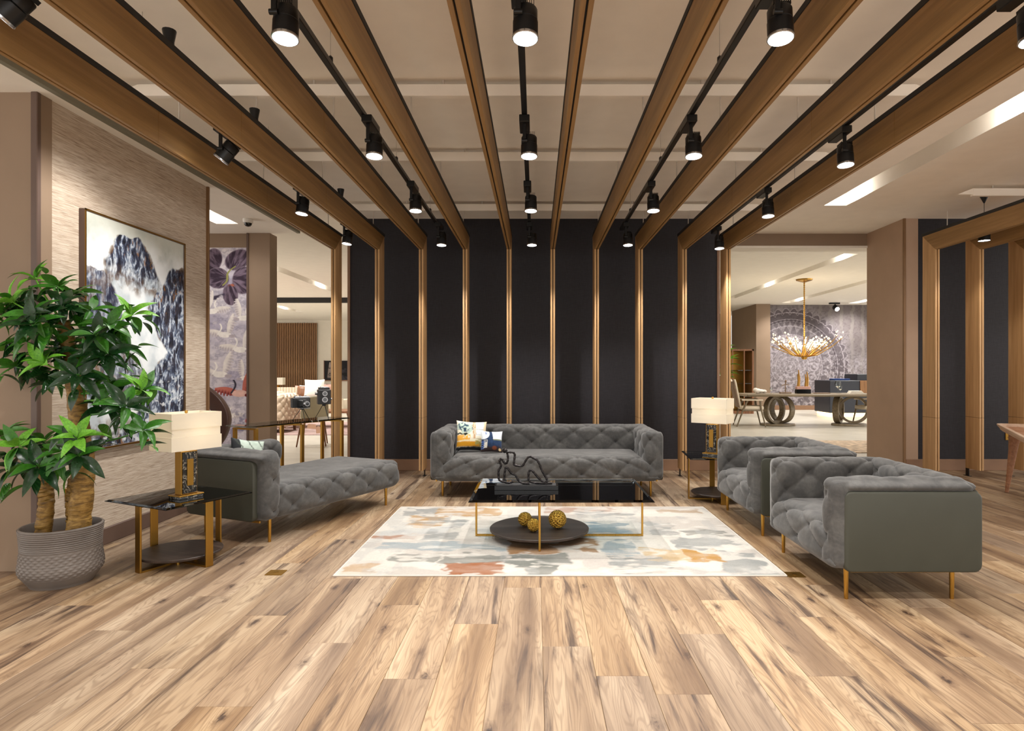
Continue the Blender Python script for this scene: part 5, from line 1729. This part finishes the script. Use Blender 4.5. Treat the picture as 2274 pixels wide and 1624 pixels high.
for x in (-1.0, 1.0):
    for y in (.1, .85):
        MB().cyl((x, y, 0), (x, y, .11), .03, .04).build('foot', 'chair_wood', t)
# low table on the mauve rug, and the chair in front of it
t = thing('low_table', 'low walnut table standing on the mauve rug in the left room', 'table', (-5.0, 14.2, .0135))
MB().prism(rrect(-.80, 0, .95, .75, .08), 2, .33, .385).build('top', 'table_wood', t, 40, bevel=.012, seg=2)
B('drawer_front', (-.38, .02, .22), (.10, .05, .33), 'table_wood', t, .004)
MB().ring([(.014, 0), (.016, .02)], 12, (0, 0, 0), Matrix.Translation((-.14, .02, .275)) @ Matrix.Rotation(PI / 2, 4, 'X')).build('knob', 'brass', t)
for x, y in ((-.68, .10), (.80, .10), (-.68, .65), (.80, .65)):
    s_ = -1 if x < 0 else 1
    MB().tube([(x, y, .335), (x + .01 * s_, y, .24), (x + .03 * s_, y, .10), (x + .035 * s_, y, 0)], [.10, .085, .055, .04], 10, False, .7).build('leg', 'table_wood', t, 60)
t = thing('dining_chair', 'pistachio shell chair on slim walnut legs behind the console', 'chair', (-3.92, 11.1, 0), R(12))
vs, fs = [], []
nu, nv = 11, 14
for j in range(nv):
    v = j / (nv - 1)
    for i in range(nu):
        u = i / (nu - 1) * 2 - 1
        if v < .42:
            a = v / .42
            w = .23
            p = (u * w, -.24 + a * .40, .45 + .02 * u * u - .015 * math.sin(PI * a))
        else:
            a = (v - .42) / .58
            w = .23 - .06 * a ** 3
            p = (u * w, .17 + .09 * a - .05 * u * u * (1 - .4 * a), .455 + .40 * a - .05 * u * u * a ** 4)
        vs.append(p)
for j in range(nv - 1):
    for i in range(nu - 1):
        a = j * nu + i
        fs.append((a, a + 1, a + nu + 1, a + nu))
o = MB().add(vs, fs).build('shell', 'olive_cream', t, 180)
sol = o.modifiers.new('thickness', 'SOLIDIFY'); sol.thickness = .035
for sx in (-1, 1):
    MB().cyl((sx * .17, -.18, .44), (sx * .24, -.26, 0), .019, .012).build('leg', 'chair_wood', t)
    MB().cyl((sx * .16, .14, .44), (sx * .21, .24, 0), .019, .012).build('leg', 'chair_wood', t)
    MB().tube([(sx * .175, -.19, .42), (sx * .165, .15, .42)], .014, 8).build('side_rail', 'chair_wood', t)
o = tag(MB().prism(rrect(-7.6, 12.75, -3.3, 15.9, .05), 2, .0005, .012).build('low_pile_rug', 'mauve_rug', None, None), 'mauve rug on the pale floor of the left room', 'rug')
def simple_cushion(name, label, loc, s, th, m, yaw, group, lean=-18):
    t = thing(name, label, 'cushion', loc, yaw, group)
    n = 14
    vs, fs = [], []
    for sg in (1, -1):
        for j in range(n):
            for i in range(n):
                a, b_ = i / (n - 1) * 2 - 1, j / (n - 1) * 2 - 1
                h = th * max(0, 1 - abs(a) ** 2.6) ** .6 * max(0, 1 - abs(b_) ** 2.6) ** .6
                vs.append((a * s / 2 * (1 - .07 * (1 - b_ * b_)), -sg * h / 2, (b_ * (1 - .07 * (1 - a * a)) + 1) * s / 2))
    for sg in range(2):
        for j in range(n - 1):
            for i in range(n - 1):
                q = sg * n * n + j * n + i
                f = (q, q + 1, q + n + 1, q + n)
                fs.append(f if sg == 0 else f[::-1])
    MB().add(vs, fs).build('cover', m, t, 180).rotation_euler = (R(lean), 0, 0)
    return t
GC = 'cushions on the left room sofas'
for lb, px, py, y, s, th, m in (('cream cushion on top of the sofa behind the slat wall side', 676, 868, 19.85, .36, .13, 'white_cloth'), ('rosy cushion left of the cream one in the left room', 664, 868, 20.15, .34, .13, 'rose'),
        ('pale rose cushion behind the twin-lens camera', 695, 872, 20.2, .42, .14, 'rose'), ('wine-red cushion near the right oak post', 733, 868, 20.15, .40, .14, 'wine'), ('rosy cushion in front of the wine-red one', 722, 874, 19.75, .40, .14, 'rose')):
    q = at(px, py, y)
    simple_cushion('sofa_cushion', lb, (q[0], y, .402), s + .1, th, m, random.uniform(-.3, .3), GC)
simple_cushion('shaggy_cushion', 'large pale shaggy cushion standing behind the folding camera', at(697, 893, 16.2)[:2] + (.60,), .50, .16, 'white_cloth', .2, GC)
simple_cushion('sofa_cushion', 'tan leather cushion left of the shaggy cushion', at(671, 880, 16.3)[:2] + (.62,), .30, .12, 'chair_wood', 0, GC)
# lamp on a plinth before the slat wall
q = at(618, 862, 23.0)
t = thing('gold_table_lamp', 'small gold-based lamp with a square beige shade before the slat wall', 'lamp', (q[0], 23.0, q[2]))
B('shade', (-.21, -.12, .12), (.21, .12, .38), 'shade', t, .004)
MB().ring([(.10, 0), (.05, .02), (.03, .05), (.09, .09), (.02, .12)], 16).build('base', 'brass', t)
B('console_cabinet', (-10.6, 22.8, 0), (-8.9, 23.25, q[2]), 'cream_fabric', None, .01)
tag(bpy.data.objects['console_cabinet'], 'cream low cabinet under the gold lamp in the left room', 'cabinet')
# horse picture
def horse(u, v):
    g = fbm(u * 10, v * 10, 17, 5)
    c = lerp(S(26, 25, 28), S(42, 40, 44), g)
    x, y = u * 1.0, v
    face = sm(.13, .09, np.abs(x - .24 - .05 * (v - .5)) - .02 * (1 - v)) * sm(.05, .2, v) * sm(.92, .7, v)
    c = lerp(c, S(150, 136, 130), face * sm(.35, .6, g + .1))
    c = lerp(c, S(200, 190, 186), sm(.05, .03, np.abs(x - .25)) * sm(.2, .3, v) * sm(.85, .6, v) * .8)
    for ex in (.18, .31):
        c = lerp(c, S(170, 156, 150), sm(.03, .015, np.abs(x - ex)) * (v > .72) * (v < .93))
    c = lerp(c, S(70, 66, 74), (np.abs(u - .75) < .2) * sm(.5, .6, g) * (v < .6) * .7)
    return c
q = at(755, 823, 25.27)
t = thing('horse_picture', 'dark picture of a horse on the cream wall of the left room', 'picture', (q[0], 25.27, q[2]))
print_mesh('print', 110, 80, lambda u, v: ((u - .5) * 1.22, -.03 + 0 * u, (v - .5) * .76), horse, 'print', t)
B('backing', (-.62, -.028, -.39), (.62, .02, .39), 'black_core', t)
B('frame_bar', (-.64, -.04, -.42), (.64, .02, -.385), 'chair_wood', t)
B('frame_bar', (-.64, -.04, -.385), (-.615, .02, .40), 'chair_wood', t)

# ---------------------------------------------------------------- the dining room
def mandala(u, v):
    X, Z = 7.66 + u * 4.9, .15 + v * 3.36
    g = fbm(X * 5, Z * 5, 3, 5)
    h = fbm(X * 22, Z * 26, 9, 4)
    c = lerp(S(112, 105, 108), S(150, 143, 147), g)
    dx, dz = X - 8.42, Z - 1.42
    r, a = np.hypot(dx, dz), np.arctan2(dz, dx)
    R1 = 1.82
    def band(r0, r1, patt, col, s=.8):
        nonlocal c
        c = lerp(c, col, ((r > r0) & (r < r1)) * patt * s)
    dark, pale = S(74, 66, 71), S(166, 158, 164)
    sc = R1 + .13 * np.abs(np.sin(a * 22))
    c = lerp(c, dark, sm(.02, -.02, r - sc) * sm(-.34, -.28, r - R1) * .75)
    c = lerp(c, pale, (np.abs(r - sc) < .014) * .7)
    c = lerp(c, pale, (np.abs(r - R1 + .10 - .10 * np.abs(np.sin(a * 22))) < .012) * .6)
    for q in (R1 - .02, R1 - .24, R1 - .31, R1 - .46, R1 - .74, 1.0, .62):
        c = lerp(c, pale, (np.abs(r - q) < .014) * .75)
    band(R1 - .31, R1 - .24, (np.sin(a * 70) > 0), dark)
    band(R1 - .46, R1 - .31, (np.abs(np.sin(a * 24)) * .15 > R1 - .31 - r), dark, .65)
    band(R1 - .74, R1 - .46, (np.abs(np.sin(a * 16)) * .26 > r - (R1 - .74)), dark, .6)
    band(.62, 1.0, (np.sin(a * 18 + r * 20) > .2), dark, .35)
    for k in range(14):
        cx_, cz_ = .80 * math.cos(k * PI / 7), .80 * math.sin(k * PI / 7)
        rr = np.hypot(dx - cx_, dz - cz_)
        c = lerp(c, pale, (np.sin(rr * 60) > .3) * (rr < .17) * .6)
    rr = r
    c = lerp(c, pale, (np.sin(rr * 42) > .5) * (rr < .5) * .5)
    c = lerp(c, dark, sm(.54, .62, h) * .45)
    c = lerp(c, S(186, 180, 187), sm(.56, .66, fbm(X * 16, Z * 14, 41, 4)) * .45 * sm(2.2, 1.2, Z))
    c = lerp(c, S(98, 89, 87), sm(R1, R1 + .5, r) * sm(1.4, 2.2, Z) * .7)
    c = lerp(c, S(140, 134, 128), (np.sin(X * 18 + 3 * g) > .6) * sm(R1, R1 + .4, r) * .35)
    return c
t = thing('mandala_wallpaper', 'grey wall-covering print with a large mandala in the dining room', 'mural', (10.11, 20.9, 1.83))
print_mesh('print', 440, 300, lambda u, v: ((u - .5) * 4.9, -.012 + 0 * u, (v - .5) * 3.36), mandala, 'print', t)
B('backing', (-2.45, -.010, -1.68), (2.45, 0, 1.64), 'grey_wall', t)

# dining table with ring pedestals
TY = 15.0
tx0 = (1640 - CX) * 14.6 / F
t = thing('dining_table', 'long greige dining table on ring pedestals in the dining room', 'dining table', (6.42, TY, 0))
MB().prism([(-1.56, -.5), (1.57, -.5), (1.57, .5), (-1.56, .5)], 2, .705, .76).build('top', 'greige_wood', t, 30, bevel=.012)
def ring_leg(x, y, yaw, r=.325, w=.052, dpt=.13):
    b = MB()
    N = 36
    vs, fs = [], []
    for i in range(N):
        a = 2 * PI * i / N
        for rr, d in ((r, -dpt / 2), (r, dpt / 2), (r - w, dpt / 2), (r - w, -dpt / 2)):
            vs.append((rr * math.cos(a), d, rr * math.sin(a)))
    for i in range(N):
        j = (i + 1) % N
        for k in range(4):
            fs.append((i * 4 + k, i * 4 + (k + 1) % 4, j * 4 + (k + 1) % 4, j * 4 + k))
    m = Matrix.Translation((x, y, .378)) @ Matrix.Rotation(yaw, 4, 'Z')
    b.add([m @ Vector(v) for v in vs], fs)
    return b.build('ring_leg', 'greige_wood', t, 40)
XL, XR = (1727 - CX) * TY / F - 6.42, (1885 - CX) * TY / F - 6.42
ring_leg(XL - .10, -.05, R(32)); ring_leg(XL + .12, .05, R(-62))
ring_leg(XR + .09, -.05, R(-18)); ring_leg(XR - .20, .10, R(52))
for x in (XL, XR):
    MB().ring([(.36, 0), (.37, .01), (.36, .05), (.0, .055)], 32, (0, 0, 0), Matrix.Translation((x, 0, 0)) @ Matrix.Diagonal((1.1, .8, 1, 1)), False).build('pedestal_base', 'greige_wood', t)
def wing_chair(label, loc, yaw):
    t = thing('wing_chair', label, 'chair', loc, yaw, 'wing-backed dining chairs')
    MB().prism(rrect(-.26, -.27, .26, .24, .05), 2, .40, .48).build('seat', 'cream_fabric', t, 40, bevel=.015, seg=2)
    out = [(-.24, .44), (.24, .44), (.27, .62), (.30, .86), (.33, 1.03), (.29, 1.11), (.18, 1.06), (0, 1.04), (-.18, 1.06), (-.29, 1.11), (-.33, 1.03), (-.30, .86), (-.27, .62)]
    sh = Matrix.Identity(4); sh[1][2] = .22
    MB().prism(out, 1, .13, .17, sh).build('backrest', 'cream_fabric', t, 40, bevel=.012, seg=2)
    MB().prism(out, 1, .171, .195, sh).build('back_cover', 'wing_back', t, 40, bevel=.01, seg=2)
    for s in (-1, 1):
        MB().tube([(s * .28, -.30, 0), (s * .27, -.20, .42), (s * .27, -.18, .60)], [.013, .022, .022], 10).build('leg', 'greige_wood', t, 60)
        MB().tube([(s * .26, .34, 0), (s * .27, .20, .40), (s * .28, .10, .62)], [.013, .022, .022], 10).build('leg', 'greige_wood', t, 60)
        MB().prism(rrect(s * .30 - .035, -.24, s * .30 + .035, .24, .03), 2, .61, .64).build('armrest', 'cream_fabric', t, 40, bevel=.01)
        MB().tube([(s * .27, -.22, .385), (s * .27, .22, .385)], .018, 8).build('side_rail', 'greige_wood', t)
    return t
wing_chair('wing-backed cream chair at the left end of the dining table', (5.04, 14.85, 0), R(82))
wing_chair('wing-backed cream chair at the right end of the dining table', (7.93, 14.9, 0), R(-82))

# things on the dining table
def ontab(px, dy=0.0): return ((px - CX) * (TY + dy) / F, TY + dy, .7605)
t = thing('folded_napkin', 'white cloth bundle at the left end of the dining table', 'cloth', ontab(1689, -.1))
b = MB()
rq = random.Random(9)
for i in range(9):
    b.ball((rq.uniform(-.13, .13), rq.uniform(-.06, .06), .05 + rq.uniform(0, .05)), (rq.uniform(.05, .09), .06, rq.uniform(.035, .05)), 10, 6)
b.build('cloth', 'white_cloth', t, 180)
t = thing('iron_figure', 'small dark metal figure on a plinth on the dining table', 'ornament', ontab(1744))
B('plinth', (-.13, -.05, 0), (.13, .05, .035), 'wing_back', t, .004)
MB().tube([(0, 0, .03), (.0, 0, .20), (.01, 0, .28)], [.014, .012, .018], 8).tube([(-.09, 0, .19), (0, 0, .22), (.09, 0, .20)], .011, 8).ball((.01, 0, .30), .025, 10, 6).build('figure', 'wing_back', t)
t = thing('coral_ornament', 'gold branching ornament in a black box on the dining table', 'ornament', ontab(1783))
B('box', (-.17, -.06, 0), (.17, .06, .10), 'black_gloss', t, .004)
B('pink_band', (-.16, -.055, .10), (.16, .055, .17), 'rose', t, .004)
for x, h in ((-.12, .30), (-.10, .40), (.06, .30), (.10, .36)):
    MB().tube([(x, 0, .16), (x + .015, 0, .16 + h * .5), (x - .005, 0, .16 + h)], [.03, .024, .012], 8).build('branch', 'coral_gold', t)
def wine_glass(label, px, dy, s):
    t = thing('wine_glass', label, 'glass', ontab(px, dy), 0, 'glasses on the dining table')
    MB().ring([(.04 * s, 0), (.038 * s, .004), (.006, .01), (.006, .10 * s), (.05 * s, .14 * s), (.058 * s, .19 * s), (.045 * s, .24 * s)], 20, caps=False).build('bowl', 'clear', t)
wine_glass('tall stemmed glass near the right pedestal', 1861, 0, 1.25)
wine_glass('low rounded glass right of the tall stemmed glass', 1866, -.15, .8)
wine_glass('small glass at the left half of the table', 1713, 0, .6)
t = thing('napkin_stack', 'stack of pale folded napkins at the right end of the dining table', 'cloth', ontab(1899, -.1))
for i in range(4):
    B('napkin', (-.16 + i * .012, -.08, .018 * i), (.18 - i * .02, .08, .018 * i + .016), 'white_cloth', t, .004)
t = thing('closed_notebook', 'dark flat notebook on the dining table', 'notebook', ontab(1825))
B('cover', (-.17, -.08, 0), (.17, .08, .018), 'wing_back', t, .003)

# chandelier
cy = 15.0
cx_ = (1786 - CX) * cy / F
t = thing('branch_chandelier', 'gold branch chandelier with glowing crystal blossoms over the dining table', 'chandelier', (cx_, cy, 3.48))
zc = at(0, 775, cy)[2] - 3.48
MB().ring([(.19, 0), (.18, -.03), (.04, -.075), (.0, -.08)], 24, caps=False).build('canopy', 'brass', t)
n = 26
top_ = -.08
zl = zc + .30
for i in range(n):
    z = top_ + (zl - top_) * (i + .5) / n
    o = MB().ball((0, 0, 0), (.022, .022, (top_ - zl) / n * .52), 8, 6).build('chain_bead', 'brass', t, 180) if i == 0 else o.copy()
    if i: link(o, t)
    o.location = (0, 0, z)
MB().ring([(.0, -.26), (.05, -.25), (.09, -.16), (.05, -.08), (.02, .10), (.015, .32)], 16, (0, 0, zc), None, False).build('hub', 'brass', t)
rc = random.Random(4)
cb = MB()
for k in range(30):
    a = 2 * PI * k / 30 + rc.uniform(-.1, .1)
    rad = rc.uniform(.35, .90)
    hz = rc.uniform(.02, .30)
    pts = [(0, 0, zc - .20), (.35 * rad * math.cos(a), .35 * rad * math.sin(a), zc - .15), (.75 * rad * math.cos(a + .1), .75 * rad * math.sin(a + .1), zc - .04 + hz * .4), (rad * math.cos(a + .15), rad * math.sin(a + .15), zc + hz)]
    MB().tube(pts, [.014, .011, .009, .006], 6).build('branch', 'brass', t)
    for j in range(10):
        u = rc.uniform(.3, 1.05)
        p = Vector((u * rad * math.cos(a + .1), u * rad * math.sin(a + .1), zc - .15 + u * (.15 + hz) + rc.uniform(-.03, .12) + .10 * (1 - u)))
        cb.ball(p, rc.uniform(.012, .025), 6, 4)
cb.build('crystal', 'crystal', t, None)['kind'] = 'stuff'
lamp('chandelier_light', 'POINT', (0, 0, zc + .25), 25, (1, .84, .6), t, shadow_soft_size=.3)

# shelving cabinet, counter, plant, rug
cyy = 19.0
X0, X1 = (1600 - CX) * cyy / F, (1674 - CX) * cyy / F
t = thing('display_cabinet', 'walnut display cabinet with lit glass shelves left of the mandala wall', 'cabinet', (X0, cyy, 0))
w = X1 - X0
H = 1.95
MB().box((w - .05, 0, 0), (w, .75, H)).build('side_panel', 'chair_wood', t, None)
MB().box((0, 0, 0), (.05, .75, H)).build('side_panel', 'chair_wood', t, None)
B('top', (0, 0, H - .05), (w, .75, H + .0), 'chair_wood', t)
B('back', (.05, .70, .05), (w - .05, .74, H - .05), 'brass_flat', t)
B('plinth', (.05, .02, 0), (w - .05, .7, .08), 'chair_wood', t)
for z in (.5, .9, 1.3):
    B('shelf', (.05, .05, z), (w - .05, .70, z + .02), 'clear', t)
for x in (w * .35, w * .7):
    B('upright', (x, .0, .08), (x + .03, .03, H - .05), 'chair_wood', t)
t = thing('potted_tree', 'bright green leafy plant behind the display cabinet', 'plant', ((1612 - CX) * 18.2 / F, 18.2, 0))
MB().ring([(.16, 0), (.2, .4), (.18, .4), (.15, .3), (0, .3)], 20, caps=False).build('pot', 'pot', t)
MB().tube([(0, 0, .3), (.02, 0, 1.0), (0, 0, 1.9)], [.03, .025, .012], 8).build('stem', 'bark', t)
rg = random.Random(6)
for k in range(34):
    a, z = rg.uniform(0, 6.28), rg.uniform(.9, 2.25)
    l = bpy.data.objects.new('leaf', rg.choice(LM['leaf_bright'] + LM['leaf_mid']))
    l.location = (0, 0, min(z, 1.9))
    l.rotation_euler = (rg.uniform(.1, 1.1), 0, a)
    s = rg.uniform(.35, .5)
    l.scale = (s, s, s)
    link(l, t)
t = thing('navy_counter', 'low navy lacquer counter with a glowing plinth before the mandala wall', 'counter', ((1843 - CX) * 18 / F, 18.0, 0))
B('body', (0, 0, .09), (2.6, 1.0, 1.02), 'navy', t, .01)
B('plinth_light', (.03, .04, .02), (2.5, .9, .09), 'ledge_glow', t)
B('raised_end', (.85, .15, 1.02), (2.6, .9, 1.20), 'navy', t, .01)
q = (1911 - 1843) * 17.6 / F
B('wood_panel', (q, -.03, .62), (q + .75, .0, 1.02), 'slat_wood', t, .004)
o = tag(B('folded_cloth', (8.60, 18.15, 1.021), (9.05, 18.5, 1.07), 'blue_cloth', None, .015, 2), 'blue folded cloth lying on the navy counter', 'cloth')
o = tag(MB().prism(rrect((1852 - CX) * 10.6 / F, 10.0, 7.4, 11.7, .06), 2, .0005, .012).build('patterned_rug', 'shell_rug', None, None), 'speckled beige rug on the pale floor near the taupe pillar', 'rug')
t = thing('ceiling_spot', 'dark double ceiling spot before the mandala wall', 'spotlight', ((1853 - CX) * 20.2 / F, 20.2, 3.48))
B('mount', (-.16, -.05, -.05), (.16, .05, 0), 'black_metal', t, .004)
MB().cyl((.02, 0, -.05), (.02, -.03, -.15), .02).build('arm', 'black_metal', t)
MB().cyl((.04, -.10, -.22), (.02, .03, -.14), .08).build('head', 'black_metal', t)
MB().cyl((.0405, -.103, -.2215), (.04, -.0995, -.2195), .07).build('lens', 'slot_lens', t)
for x in (8.6, 10.6):
    lamp('wall_wash', 'SPOT', (x, 19.2, 3.3), 70, (1, .95, .9), None, (R(38), 0, 0), spot_size=R(70), spot_blend=.5, shadow_soft_size=.05)
